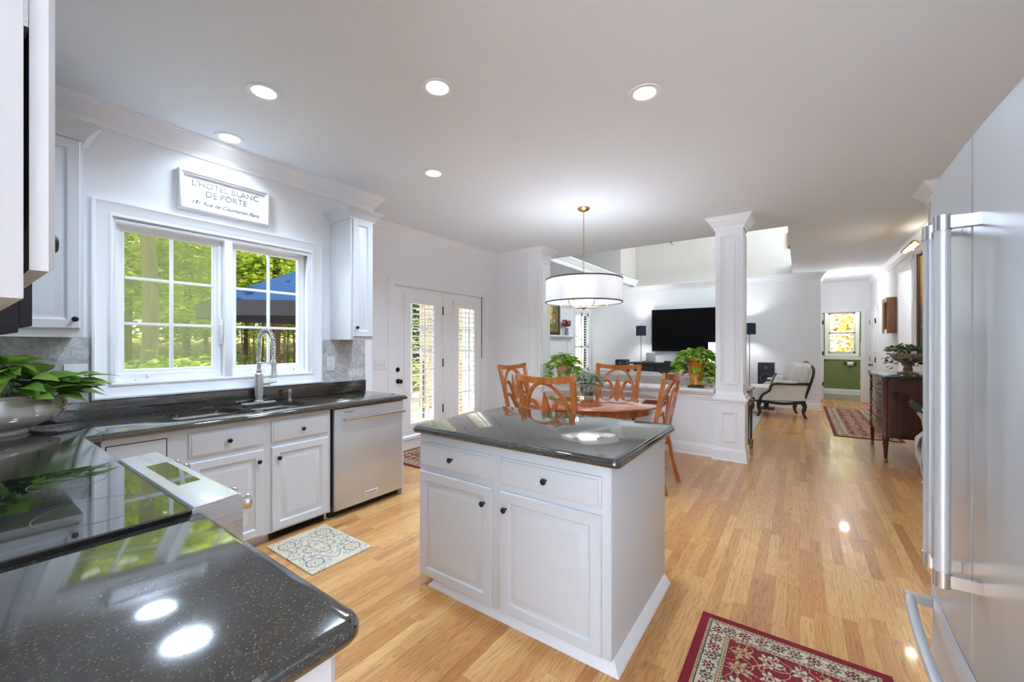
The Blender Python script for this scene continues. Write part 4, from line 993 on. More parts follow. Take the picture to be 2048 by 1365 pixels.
# ---- planters on the half wall
def pot_planter(x, y, z, h, r, label, lab2, m, seed, stand):
    t = thing('flower_pot', (x, y, z), label, 'flower pot')
    zz = 0
    if stand:
        obj('stand', MB().prism(rrect(x-.09, x+.09, y-.09, y+.09, .02), z, z+.022).lathe([(.05, .022), (.065, .025), (.065, .035), (.05, .04)], (x, y, z), 20), mat('dark_bronze', sr(96, 74, 56), .4, .6), t); zz = .038
    p = obj('pot', MB().lathe([(.001, zz), (r*.62, zz), (r*.64, zz+.01), (r*.60, zz+.02), (r*.70, zz+h*.5), (r*.90, zz+h*.86), (r*1.0, zz+h*.9), (r*1.04, zz+h*.93), (r*1.0, zz+h), (r*.9, zz+h), (r*.85, zz+h*.9), (r*.82, zz+h*.88), (.001, zz+h*.88)], (x, y, z), 32), m, t)
    bd = MB()
    for k in range(30): a = 2*PI*k/30; bd.sq((x+r*.96*math.cos(a), y+r*.96*math.sin(a), z+zz+h*.875), (.006, .006, .006), 1, 6, 4)
    obj('beading', bd, M['bronze'], p)
    if stand: obj('ring_handle', MB().tube(spline([(x+r*.75, y, z+.14), (x+r*1.12, y, z+.12), (x+r*1.05, y, z+.05), (x+r*.7, y, z+.04)], 5), .006, 6), M['brass'], t)
    q = thing('trailing_plant', (x, y, z+zz+h*.9), lab2, 'plant')
    mb, st = bushy(.27, (x, y, z+zz+h*.92), .21, .17, .17, 230, .10, .45, seed=seed)
    obj('foliage', mb, M['lime'], q); obj('stems', st, M['stem'], q)
mp = mat('ochre_glaze', sr(196, 122, 34), .3, coat=.4); g = NT(mp); g.base(g.ramp(g.noise(g.coord('Object'), 14, 4), [(.35, sr(140, 80, 34)), (.5, sr(200, 124, 30)), (.7, sr(222, 158, 56))]))
mq = mat('pale_terracotta', sr(196, 160, 122), .6); g = NT(mq); g.base(g.ramp(g.noise(g.coord('Object'), 12, 4), [(.35, sr(140, 112, 84)), (.5, sr(196, 160, 122)), (.7, sr(214, 184, 148))]))
pot_planter(-3.0, 5.63, .845, .27, .155, 'pale terracotta planter on the half wall near the panelled column', 'bright green trailing plant in the pale terracotta planter', mq, 11, False)
pot_planter(-1.09, 5.63, .845, .34, .125, 'tall ochre glazed planter on a dark stand at the right end of the half wall', 'bright green trailing plant in the tall ochre planter', mp, 23, True)

# ================================================================== DINING SET
tb = thing('dining_table', (-2.0, 4.36, 0), 'round honey coloured wooden dining table with a polished top', 'table')
obj('tabletop', MB().lathe([(.001, .735), (.80, .735), (.835, .742), (.85, .752), (.852, .760), (.845, .767), (.835, .770), (.001, .770)], (-2.0, 4.36, 0), 96), M['mapletop'], tb)
obj('apron', MB().lathe([(.70, .66), (.72, .66), (.72, .735), (.70, .735), (.70, .66)], (-2.0, 4.36, 0), 64, cap=False), M['maple'], tb)
obj('pedestal', MB().lathe([(.001, .10), (.11, .10), (.12, .14), (.08, .20), (.06, .30), (.085, .42), (.09, .5), (.06, .56), (.10, .62), (.3, .66), (.3, .735), (.001, .735)], (-2.0, 4.36, 0), 28), M['maple'], tb)
for k in range(4):
    a = PI/4+PI/2*k; u, v = math.cos(a), math.sin(a)
    obj('foot', MB().bar(spline([(-2+u*.05, 4.36+v*.05, .20), (-2+u*.22, 4.36+v*.22, .16), (-2+u*.38, 4.36+v*.38, .06), (-2+u*.48, 4.36+v*.48, .018)], 5), .06, .035, (0, 0, 1)), M['maple'], tb)

def make_chair():
    t = thing('dining_chair', (0, 0, 0), 'x', 'chair', 'dining chairs with carved palmette backs')
    def bp(u, z):       # point on the reclined, dished back; front of the chair is +Y
        s_ = max(0, z-.46)/.67; return (u*(1+.10*s_), -.215-.105*s_-.035*s_*s_+.55*u*u-.03, z)
    wd = M['maple']
    for sx in (-1, 1):
        pth = [(sx*.215, -.335, .0), (sx*.218, -.300, .12), (sx*.222, -.262, .27), (sx*.225, -.232, .42)]
        obj('leg', MB().bar(spline(pth, 5), [.030]*6+[.034]*10, .034, (0, 1, 0)), wd, t)
        obj('leg', MB().bar(spline([(sx*.215, .205, 0), (sx*.218, .205, .2), (sx*.222, .205, .42)], 4), [.028, .029, .03, .032, .034, .036, .038, .04, .042], .036, (0, 1, 0)), wd, t)
        obj('back_post', MB().bar(spline([(sx*.225, -.232, .40), bp(sx*.225, .52), bp(sx*.236, .70), bp(sx*.245, .9), bp(sx*.25, 1.10)], 5), .046, .030, (0, 1, 0)), wd, t)
    obj('top_rail', MB().bar([(*bp(u, 1.098+.35*u*u-.012)[:2], 1.098+.35*u*u-.012) for u in [(-.272+.544*i/16) for i in range(17)]], .056, .028, (0, 1, 0)), wd, t)
    obj('lower_rail', MB().bar([bp(u, .535) for u in [(-.225+.45*i/8) for i in range(9)]], .045, .024, (0, 1, 0)), wd, t)
    arch = [bp(.222*math.cos(a), .66+.405*math.sin(a)) for a in [PI*i/28 for i in range(29)]]
    arch = [bp(.215, .56)]+arch+[bp(-.215, .56)]
    obj('arch', MB().bar(arch, .030, .024, (0, 1, 0)), wd, t)
    sp_ = MB(); 
    cl = [bp(0, z) for z in (.545, .64, .74, .84, .92, .985)]
    sp_.bar(spline(cl, 3), [.034, .036, .040, .046, .054, .062, .070, .074, .074, .068, .060, .050, .038, .024, .012, .003], .022, (0, 1, 0))
    for sx in (-1, 1):
        for pts, w0 in (([(.014, .555), (.030, .67), (.055, .79), (.095, .885), (.140, .905), (.158, .880)], .032), ([(.020, .550), (.050, .625), (.100, .715), (.155, .750), (.188, .725)], .030)):
            q = spline([bp(sx*a, z) for a, z in pts], 5); n_ = len(q)
            sp_.bar(q, [w0*(.75+.45*math.sin(PI*min(1, i/(n_-1)+.1))) for i in range(n_)], .020, (0, 1, 0))
            q2 = [(x, y+.012, z) for x, y, z in q]; sp_.bar(q2, [w0*.35]*n_, .008, (0, 1, 0))
    obj('splat', sp_, wd, t)
    sr_ = [(-.235, -.235), (.235, -.235), (.262, .19), (.20, .235), (-.20, .235), (-.262, .19)]
    obj('seat_rail', MB().prism(sr_, .385, .445), wd, t, bevel=.004)
    R = []
    for o, z in ((0, .446), (.0, .47), (-.006, .485), (.01, .505), (.06, .518), (.14, .522)): R.append([(x*(1-o/.26), y*(1-o/.26), z) for x, y in [(a*.97, b*.97) for a, b in rrect(-.245, .245, -.215, .235, .05)]])
    obj('seat', MB().rings(R), M['seatfab'], t); return t
c0 = make_chair()
CH = [(-1.81, 3.38, 0, 'honey wood dining chair nearest the island, its back to the camera'), (-2.84, 4.50, -PI/2, 'dining chair on the far left of the table beside the french door wall'),
      (-2.01, 4.98, PI, 'dining chair beyond the table, against the half wall, facing the camera'), (-1.34, 4.12, PI/2-.02, 'dining chair at the right end of the table near the open floor')]
for i, (x, y, rz, lb) in enumerate(CH):
    c = c0 if i == 0 else dup(c0)
    c.location = (x, y, 0); c.rotation_euler = (0, 0, rz); c['label'] = lb; c.scale = (1.0 if i == 0 else 1.06, 1, 1)

bo = thing('planter_bowl', (-2.03, 4.42, .770), 'small blue green painted ceramic bowl standing on the dining table', 'bowl')
b_ = obj('bowl', MB().lathe([(.001, .001), (.055, .001), (.058, .015), (.052, .022), (.085, .055), (.102, .095), (.104, .13), (.095, .155), (.102, .168), (.095, .17), (.085, .155), (.001, .150)], (-2.03, 4.42, .770), 40), M['ceramic'], bo)
def bowlcol(p):
    n_ = noise.noise(Vector((p.x*16, p.y*16, p.z*22))); q = noise.noise(Vector((p.x*40+5, p.y*40, p.z*40)))
    if p.z < .02: return sr(196, 196, 182)
    if n_ > .12: return sr(70, 84, 82) if q > -.1 else sr(120, 140, 134)
    return sr(158, 176, 168) if q > 0 else sr(182, 192, 182)
paint(b_, bowlcol)
pq = thing('leafy_plant', (-2.03, 4.42, .93), 'pale sage green leafy plant in the painted bowl on the dining table', 'plant')
mb, st = bushy(.02, (-2.03, 4.42, .925), .13, .13, .16, 150, .075, .15, seed=8, heart=False, wf=.5)
obj('foliage', mb, M['sage'], pq); obj('stems', st, M['stem'], pq)

# ================================================================== RUGS AND MAT
def ro(p, r=.03): return p
def hsh(i, j, k=0): return noise.cell(Vector((i*1.37+.5, j*2.11+.5, k*3.7+.5)))*.5+.5
RED, DRED, CRM, TAN, NVY = sr(134, 26, 38), sr(104, 20, 30), sr(206, 196, 166), sr(188, 168, 124), sr(62, 62, 66)
def flower(u, v, s, seedk=0, pet=6):      # returns 0 none, 1 petal, 2 ring, 3 centre
    i, j = math.floor(u/s), math.floor(v/s); cx, cy = (i+.5)*s, (j+.5)*s; dx, dy = u-cx, v-cy; r = math.hypot(dx, dy)/s; a = math.atan2(dy, dx)
    R0 = .30+.10*math.cos(pet*a+hsh(i, j, seedk)*6)
    return 3 if r < .08 else 2 if abs(r-.17) < .03 else 1 if r < R0 else 4 if r < R0+.05 else 0
def persian(x, y, hw, hl, edge, field=RED, sc=1.0):
    d = min(hw-abs(x), hl-abs(y))
    al = y if (hw-abs(x)) < (hl-abs(y)) else x
    if d < edge*.9: return field if noise.noise(Vector((x*300, y*300, 0))) > -.3 else DRED
    b1, b2, b3 = edge*.9+.016*sc, edge*.9+.085*sc, edge*.9+.107*sc
    def dots(c0, w):
        q = (al/(w*1.0)) % 1-.5; r = (d-c0)/w; return math.hypot(q, r) < .24
    if d < b1: return NVY if b1-d < .0035*sc else (sr(120, 60, 50) if dots(edge*.9+.006*sc, .016*sc) else TAN)
    if d < b2:
        s = .066*sc; f = flower(al, d-(b1+b2)/2+s/2 if abs(d-(b1+b2)/2) < s/2 else 99, s, 1, 8)
        k = math.floor(al/s) % 2
        if f == 1: return RED if k else sr(128, 84, 70)
        if f == 2: return CRM
        if f in (3, 4): return sr(60, 50, 50)
        vn = noise.noise(Vector((x*38/sc, y*38/sc, 3)))
        if abs(vn) < .035: return sr(96, 84, 76)
        if noise.noise(Vector((x*75/sc, y*75/sc, 9))) > .33: return sr(128, 76, 62) if vn > 0 else sr(104, 106, 108)
        return CRM
    if d < b3: return NVY if (b3-d < .003*sc or d-b2 < .003*sc) else (sr(140, 64, 54) if dots((b2+b3)/2, .018*sc) else TAN)
    vn = noise.noise(Vector((x*15/sc, y*15/sc, 1.3))); v2 = noise.noise(Vector((x*15/sc+40, y*15/sc, 7.7)))
    f = flower(x+.02*v2, y+.02*vn, .105*sc, 4, 7)
    if f == 1: return CRM if hsh(math.floor(x/.105), math.floor(y/.105)) > .4 else sr(196, 170, 120)
    if f == 2: return sr(150, 90, 80)
    if f == 3: return field
    if f == 4: return sr(96, 84, 80)
    if abs(vn) < .028 or abs(v2) < .024: return sr(208, 186, 140)
    if noise.noise(Vector((x*80/sc, y*80/sc, 5))) > .42: return sr(198, 166, 122) if vn > 0 else sr(86, 74, 70)
    return field
def rug(name, x0, x1, y0, y1, nx, ny, fn, m, label, cat, th=.008):
    gx = grid(x0, x1, y0, y1, th, nx, ny); w = (x1-x0)/2; h = (y1-y0)/2; c = ((x0+x1)/2, (y0+y1)/2, 0)
    n0 = len(gx.v); 
    edge = [i for i in range(nx+1)]+[j*(nx+1)+nx for j in range(1, ny+1)]+[ny*(nx+1)+i for i in range(nx-1, -1, -1)]+[j*(nx+1) for j in range(ny-1, 0, -1)]
    gx.v += [(gx.v[i][0], gx.v[i][1], .0005) for i in edge]; k = len(edge)
    gx.f += [(edge[i], n0+i, n0+(i+1) % k, edge[(i+1) % k]) for i in range(k)]
    o = tag(obj(name, gx, m, origin=c, smooth=0), label, cat); paint(o, lambda p: fn(p.x, p.y, w, h)); return o
rug('area_rug', -.412, .315, 1.36, 2.305, 260, 340, lambda x, y, w, h: persian(x, y, w, h, .042), M['woven'], 'red and cream floral rug on the oak floor in front of the fridge', 'rug')
rug('runner_rug', .425, 1.22, 7.9, 11.5, 130, 420, lambda x, y, w, h: persian(x, y, w, h, .05, sr(128, 44, 54), 1.5), M['woven'], 'faded red runner rug on the hall floor beside the dresser', 'rug')
rug('door_mat', -4.2, -3.50, 3.12, 4.2, 120, 180, lambda x, y, w, h: persian(x, y, w, h, .045), M['woven'], 'small red floral rug in front of the french doors', 'rug')
rug('living_rug', -3.9, -.60, 6.5, 9.85, 60, 60, lambda x, y, w, h: (sr(150, 160, 170) if noise.noise(Vector((x*5, y*5, 0)))+.5*noise.noise(Vector((x*16, y*16, 2))) > 0 else sr(176, 180, 182)) if min(w-abs(x), h-abs(y)) > .12 else sr(188, 186, 180), M['woven'], 'blue grey rug on the living room floor', 'rug')
def matcol(x, y, w, h):
    x_, y_ = x/1.0, y/1.0; gy = sr(122, 114, 104); bl = sr(160, 164, 166); dk = sr(72, 70, 70); cr_ = sr(216, 205, 180)
    for cx, cy in ((-.18, -.13), (.18, -.13), (-.18, .13), (.18, .13)):
        r = math.hypot(x_-cx, y_-cy); a = math.atan2(y_-cy, x_-cx)
        if r < .058:
            if abs(r-.052) < .0035: return dk
            if abs(r-.030-.010*math.cos(6*a)) < .0032: return gy
            if r < .008: return gy
            return cr_
        if r < .105 and abs(r-.082-.016*math.cos(8*a)) < .004: return bl
    r = math.hypot(x_, y_); a = math.atan2(y_, x_); q = abs(math.cos(4*a))
    for R0, A, n_, c in ((.045, .012, 8, gy), (.085, .022, 4, gy), (.115, .03, 8, gy), (.145, .028, 4, bl), (.19, .025, 8, gy)):
        if abs(r-R0-A*math.cos(n_*a)) < .0042: return c
    if .055 < r < .10 and abs(noise.noise(Vector((x*45, y*45, 2)))) < .05: return gy
    if abs(noise.noise(Vector((abs(x)*22, abs(y)*22, 6)))) < .035: return bl if r > .16 else gy
    return cr_
rug('kitchen_mat', -2.985, -2.40, 1.30, 1.72, 240, 180, lambda x, y, w, h: matcol(x, y, w, h), M['printed'], 'cream cushioned mat printed with grey tile medallions below the sink', 'mat', .012)
# ================================================================== LIVING ROOM
tv = thing('television', (-2.28, 10.76, 1.22), 'large black flat television mounted on the far living room wall', 'television')
obj('screen', MB().box(-3.14, -1.42, 10.735, 10.752, 1.232, 2.28), M['screenblack'], tv); obj('bezel', MB().frame((-3.15, 10.735, 1.222), (1, 0, 0), (0, 0, 1), (0, -1, 0), 1.74, 1.068, [(0, -.04), (0, .003), (.012, .003), (.012, -.01)], False), M['coal'], tv)
obj('mount', MB().box(-2.6, -1.95, 10.752, 10.799, 1.5, 2.0), M['coal'], tv)
tc_ = thing('media_console', (-2.5, 10.45, 0), 'dark wood media console below the television', 'console')
obj('top', MB().box(-3.56, -1.35, 10.18, 10.72, .905, .945), M['espresso'], tc_, bevel=.006)
obj('body', MB().box(-3.46, -1.45, 10.24, 10.70, .06, .905).box(-3.42, -1.49, 10.27, 10.68, 0, .06), M['espresso'], tc_)
for k in range(4):
    x = -3.43+k*.495; d = obj('door', MB().frame((x, 10.24, .12), (1, 0, 0), (0, 0, 1), (0, -1, 0), .48, .74, [(0, 0), (0, .018), (.05, .018), (.055, .004)]), M['espresso'], tc_)
    obj('glass_panel', MB().box(x+.06, x+.42, 10.232, 10.2355, .18, .80), mat('smoked_glass', (.03, .035, .045), .08), d)
def lampfl(x, y, z, zt, label, nm='table_lamp', shade='navy', r=.125, e=18):
    t = thing(nm, (x, y, z), label, 'lamp')
    obj('base', MB().lathe([(.001, 0), (.07, 0), (.07, .02), (.015, .03), (.001, .03)], (x, y, z), 20), M['brass'], t)
    obj('pole', MB().lathe([(.001, .03), (.010, .03), (.010, zt-z-.28), (.02, zt-z-.26), (.02, zt-z-.2), (.001, zt-z-.2)], (x, y, z), 12), M['nickel'], t)
    obj('lamp_shade', MB().lathe([(r, -.25), (r*.97, 0), (r*.95, 0), (r*.98, -.25), (r, -.25)], (x, y, zt), 32, cap=False), M[shade], t)
    obj('bulb', MB().lathe([(.001, -.19), (.02, -.17), (.03, -.13), (.02, -.10), (.001, -.09)], (x, y, zt), 12), M['glow'], t)
    l = lamp('POINT', 'lamp_bulb_light', (0, 0, zt-.13-z), e, (1, .97, .93), size=.04); l.parent = t
lampfl(-3.33, 10.42, .945, 1.87, 'dark shaded lamp with a slender pole standing on the left end of the media console')
lampfl(-.92, 10.45, .0, 1.87, 'dark shaded floor lamp right of the television, mostly behind the column', 'floor_lamp')
wl_ = thing('table_lamp', (-1.62, 10.35, .945), 'plain white lit cylinder lamp at the right end of the console beside the column', 'lamp')
obj('lamp_shade', MB().lathe([(.001, .02), (.12, .02), (.12, .50), (.001, .50)], (-1.62, 10.35, .945), 24), mat('white_lit_shade', (.9, .9, .9), .6, emit=(1, 1, 1), es=.6), wl_); obj('base', MB().lathe([(.001, 0), (.09, 0), (.09, .02), (.001, .02)], (-1.62, 10.35, .945), 20), M['coal'], wl_)
sp1 = thing('smart_speaker', (-3.08, 10.40, .945), 'pale grey rounded speaker on the console below the television corner', 'speaker')
obj('body', MB().lathe([(.001, .012), (.10, .012), (.115, .05), (.105, .24), (.09, .255), (.001, .257)], (-3.08, 10.40, .945), 28), mat('grey_mesh', sr(196, 196, 196), .8), sp1); obj('foot', MB().lathe([(.001, 0), (.09, 0), (.09, .012), (.001, .012)], (-3.08, 10.4, .945), 20), M['coal'], sp1)
for i, (x, w_, lb) in enumerate(((-2.66, .15, 'small flat black box on the console under the middle of the television'),)):
    single('media_box', MB().box(x-w_/2, x+w_/2, 10.33, 10.43, .9455, .985), M['coal'], lb, 'media box', bevel=.004)
single('book_stack', MB().box(-3.27, -3.20, 10.34, 10.44, .9455, .975), M['pine'], 'small wooden box beside the lamp on the console', 'box', bevel=.003)
def speaker(x, y, z, w, d, h, label):
    t = thing('loudspeaker', (x, y, 0), label, 'speaker')
    obj('cabinet', MB().box(x-w/2, x+w/2, y-d/2, y+d/2, z, z+h), M['coal'], t, bevel=.006)
    if z > .1: obj('stand', MB().box(x-w*.15, x+w*.15, y-.05, y+.05, .02, z).box(x-w/2, x+w/2, y-d/2, y+d/2, 0, .02), M['coal'], t)
    f = y-d/2; obj('cone', MB().lathe([(.001, .015), (.02, .012), (w*.30, -.001), (w*.36, -.006), (w*.38, 0)], (x, f, z+h*.34), 28, 'y', cap=False), mat('speaker_cone', (.06, .08, .12), .4), t)
    obj('tweeter', MB().lathe([(.001, -.004), (.03, -.004), (.035, 0)], (x, f, z+h*.8), 18, 'y', cap=False), mat('tweeter_dome', (.10, .11, .13), .3), t)
speaker(-3.83, 10.45, .56, .27, .34, .44, 'black loudspeaker on a stand left of the media console')
speaker(-.60, 10.45, .50, .30, .34, .50, 'black loudspeaker standing between the column and the armchair')

# armchair (bergere)
def bergere():
    t = thing('armchair', (0, 0, 0), 'cream upholstered armchair with a carved dark wood frame near the far living room wall', 'armchair')
    dk = M['espresso']; cr_ = M['cream']        # faces -X, back at +X
    for x, y in ((-.36, -.34), (-.36, .34), (.34, -.30), (.34, .30)):
        s = -1 if x < 0 else 1
        obj('leg', MB().tube(spline([(x, y, .30), (x+s*.03, y, .22), (x+s*.01, y, .10), (x+s*.035, y, .03), (x+s*.05, y, .0)], 5), [.04]*5+[.034]*5+[.022]*5+[.022]*5+[.02], 10), dk, t)
    rail = MB()
    for y in (-.36, .36): rail.tube(spline([(-.40, y, .30), (-.2, y, .285), (0, y, .27), (.2, y, .285), (.37, y*.9, .31)], 5), .026, 8)
    rail.tube(spline([(-.40, -.36, .30), (-.43, -.18, .285), (-.44, 0, .27), (-.43, .18, .285), (-.40, .36, .30)], 5), .026, 8); rail.tube([(.36, -.32, .31), (.36, .32, .31)], .024, 8)
    obj('seat_rail', rail, dk, t)
    obj('seat_base', MB().sq((-.02, 0, .375), (.40, .36, .075), .35, 24, 10), cr_, t)
    obj('seat_cushion', MB().sq((-.06, 0, .50), (.40, .33, .085), .35, 24, 12), cr_, t)
    rb = Matrix.Rotation(math.radians(14), 3, 'Y')
    obj('backrest', MB().sq((.36, 0, .74), (.075, .38, .31), .45, 24, 14, rb), cr_, t); obj('back_cushion', MB().sq((.24, 0, .76), (.11, .33, .29), .55, 24, 14, rb), cr_, t)
    fr_ = MB().tube(spline([(.34, -.36, .32), (.40, -.40, .55), (.47, -.42, .82), (.49, -.36, .96), (.48, -.24, .99), (.47, -.12, 1.04), (.47, 0, 1.06), (.47, .12, 1.04), (.48, .24, .99), (.49, .36, .96), (.47, .42, .82), (.40, .40, .55), (.34, .36, .32)], 5), .024, 8)
    obj('back_frame', fr_, dk, t)
    for s in (-1, 1):
        a = MB().tube(spline([(.42, s*.40, .66), (.2, s*.41, .655), (-.12, s*.41, .65), (-.20, s*.41, .60), (-.22, s*.40, .52), (-.34, s*.39, .42), (-.38, s*.38, .32)], 5), .024, 8)
        ar = obj('arm', a, dk, t); obj('arm_pad', MB().sq((.06, s*.41, .685), (.17, .038, .025), .6, 16, 8), cr_, ar)
        obj('side_panel', MB().rings([[(x, s*(.375+o), z) for x, z in ((-.20, .56), (-.12, .63), (.40, .64), (.36, .34), (-.34, .33), (-.32, .42))] for o in (0, .02)]), cr_, t)
    pl_ = thing('lumbar_pillow', (-.02, -.02, .655), 'cream lumbar pillow with a dark green band leaning on the armchair', 'pillow')
    obj('cover', MB().sq((-.02, -.02, .69), (.055, .25, .12), .5, 20, 12, Matrix.Rotation(math.radians(20), 3, 'Y')), cr_, pl_)
    obj('band', MB().sq((-.025, .02, .692), (.060, .075, .126), .35, 20, 12, Matrix.Rotation(math.radians(20), 3, 'Y')), M['olivefab'], pl_)
    return t, pl_
ac, pw = bergere(); rz = math.radians(14)
ac.location = (-.36, 9.62, .0); ac.rotation_euler = (0, 0, rz)
pw.location = Matrix.Rotation(rz, 3, 'Z') @ Vector((-.02, -.02, .655))+Vector((-.36, 9.62, 0)); pw.rotation_euler = (0, 0, rz)

def sofa(x0, x1, y0, y1, label):
    t = thing('sofa', ((x0+x1)/2, (y0+y1)/2, 0), label, 'sofa'); f = M['sofafab']
    obj('base', MB().box(x0, x1, y0+.05, y1, .10, .42), f, t, bevel=.02)
    obj('backrest', MB().box(x0+.02, x1-.02, y0, y0+.22, .12, .89), f, t, bevel=.03)
    n = 3
    for k in range(n):
        a = x0+.2+(x1-x0-.4)*k/n; b = x0+.2+(x1-x0-.4)*(k+1)/n
        obj('seat_cushion', MB().sq(((a+b)/2, (y0+y1)/2+.1, .49), ((b-a)/2, (y1-y0)/2-.12, .09), .3, 20, 8), f, t)
        obj('back_cushion', MB().sq(((a+b)/2, y0+.30, .72), ((b-a)/2, .12, .21), .4, 20, 10), f, t)
    for a in (x0, x1-.2): obj('arm', MB().box(a, a+.2, y0+.02, y1, .10, .66), f, t, bevel=.03)
    for x in (x0+.1, x1-.1):
        for y in (y0+.12, y1-.1): obj('leg', MB().lathe([(.001, .008), (.02, .008), (.028, .10), (.001, .10)], (x, y, 0), 10), M['espresso'], t)
sofa(-3.35, -1.05, 6.75, 7.65, 'beige fabric sofa seen from behind over the half wall')
st_ = thing('side_table', (-.75, 6.1, 0), 'small dark wood table standing just behind the right column', 'table')
obj('top', MB().box(-1.0, -.50, 5.86, 6.35, .80, .83), M['mahog'], st_, bevel=.005); obj('apron', MB().box(-.97, -.52, 5.88, 6.32, .62, .80), M['mahog'], st_)
for x in (-.955, -.535):
    for y in (5.895, 6.305):
        lg = obj('leg', MB().bar([(x, y, .62), (x, y, .13)], [.036, .022], .03, (0, 1, 0)), M['espresso'], st_); obj('foot_cap', MB().lathe([(.001, 0), (.018, .0), (.028, .09), (.032, .13), (.001, .13)], (x, y, 0), 12), M['brass'], lg)

# mantel, painting, vase
mn = thing('mantel_shelf', (-4.9, 8.9, 1.6), 'white mantel shelf with small brackets on the left living room wall', 'mantel')
obj('shelf', MB().box(-4.899, -4.68, 8.1, 9.52, 1.585, 1.62), M['trim'], mn, bevel=.004)
obj('moulding', MB().sweep([(-4.9, 9.48, 1.585), (-4.9, 8.14, 1.585)], [(0, -.10), (.02, -.10), (.05, -.06), (.10, -.03), (.15, -.01), (.15, 0), (0, 0)]), M['trim'], mn)
dn = MB()
for k in range(34): dn.box(-4.84, -4.815, 8.16+k*.039, 8.18+k*.039, 1.50, 1.53)
obj('dentils', dn, M['trim'], mn)
obj('surround', MB().box(-4.899, -4.84, 8.2, 8.4, .0, 1.485).box(-4.899, -4.84, 9.22, 9.42, 0, 1.485).box(-4.899, -4.84, 8.4, 9.22, 1.15, 1.485), M['trim'], mn, bevel=.003)
def painting(name, x, y0, y1, z0, z1, nx, fn, frame, label, fw=.07, dep=.05):
    t = thing(name, (x, (y0+y1)/2, z0), label, 'painting')
    obj('frame', MB().frame((x, y0, z0), (0, 1, 0), (0, 0, 1), (nx, 0, 0), y1-y0, z1-z0, [(0, 0), (0, dep*.7), (fw*.3, dep), (fw*.6, dep*.7), (fw*.8, dep*.8), (fw, dep*.3)], False), frame, t)
    a, b, c, d = y0+fw*.9, y1-fw*.9, z0+fw*.9, z1-fw*.9; nx_, nz_ = 60, 90; g_ = MB()
    g_.add([(x+nx*dep*.35, a+(b-a)*i/nx_, c+(d-c)*j/nz_) for j in range(nz_+1) for i in range(nx_+1)], [(j*(nx_+1)+i, j*(nx_+1)+i+1, (j+1)*(nx_+1)+i+1, (j+1)*(nx_+1)+i) for j in range(nz_) for i in range(nx_)])
    cv = obj('canvas', g_, M['paint'], t, smooth=0); w_, h_ = (b-a), (d-c)
    paint(cv, lambda p: fn((p.y+(y0+y1)/2-a)/w_, (p.z+z0-c)/h_)); return t
def pick(v, cols): return cols[max(0, min(len(cols)-1, int(v*len(cols))))]
def flowers_paint(u, v):
    n1 = noise.noise(Vector((u*5, v*8, 2)))*.5+.5; n2 = noise.noise(Vector((u*14, v*20, 5)))*.5+.5
    if math.hypot(u-.62, (v-.48)*1.4) < .14 and n2 > .3: return sr(206, 104, 44)
    if abs(u-.62) < .08 and .22 < v < .45: return sr(200, 96, 40) if v < .3 or n2 > .5 else sr(206, 208, 212)
    if u < .45 and v > .25: return pick(n2, [sr(222, 190, 60), sr(96, 120, 60), sr(228, 214, 130), sr(200, 110, 50), sr(214, 214, 196)])
    return pick(n1*.6+n2*.4, [sr(48, 62, 40), sr(74, 96, 52), sr(108, 120, 60), sr(150, 140, 66), sr(190, 190, 170)])
def harbour_paint(u, v):
    n1 = noise.noise(Vector((u*3, v*7, 2)))*.5+.5; n2 = noise.noise(Vector((u*10, v*16, 5)))*.5+.5; q = n1*.5+n2*.5
    if v > .72: return pick(q, [sr(120, 96, 40), sr(186, 150, 50), sr(214, 180, 76), sr(120, 120, 66)])
    if v > .5: return pick(q, [sr(86, 84, 74), sr(214, 150, 40), sr(196, 130, 40), sr(120, 116, 104)])
    if v > .3: return pick(q, [sr(60, 62, 66), sr(96, 100, 104), sr(150, 130, 96), sr(80, 76, 70)])
    return pick(q, [sr(44, 50, 46), sr(120, 60, 44), sr(80, 96, 70), sr(60, 66, 80), sr(110, 100, 80)])
painting('painting', -4.9, 8.28, 8.93, 1.625, 2.56, 1, flowers_paint, M['walnutframe'], 'colourful flower painting in a dark wood frame above the mantel', .08)
painting('painting', 1.38, 6.75, 7.93, 1.12, 2.68, -1, harbour_paint, M['walnutframe'], 'tall painting with gold and grey tones on the right wall behind the fridge handles', .06)
vs = thing('flower_vase', (-4.79, 9.13, 1.62), 'grey glass vase of dusty pink blooms on the mantel shelf', 'vase')
obj('vase', MB().lathe([(.001, 0), (.055, 0), (.062, .02), (.050, .08), (.045, .14), (.055, .18), (.052, .18), (.042, .14), (.001, .02)], (-4.79, 9.13, 1.6205), 8), mat('grey_vase', sr(150, 152, 160), .15), vs, smooth=0)
fb = MB()
rnd = random.Random(2)
for cy, cz, r in ((9.03, 1.93, .085), (9.20, 1.93, .085), (9.11, 1.90, .06)):
    for k in range(46):
        v_ = Vector([rnd.gauss(0, 1) for _ in range(3)]).normalized(); leaf(fb, Vector((-4.79, cy, cz))+v_*r*.5, v_, (rnd.random(), rnd.random(), 1), r*.75, .05, .1, .2)
obj('blooms', fb, leafmat('pink_petal', [sr(150, 84, 78), sr(178, 112, 102), sr(196, 134, 122)], .7), vs)
obj('stems', MB().tube([(-4.79, 9.12, 1.65), (-4.79, 9.04, 1.90)], .004, 5).tube([(-4.79, 9.13, 1.65), (-4.79, 9.19, 1.90)], .004, 5), M['stem'], vs)

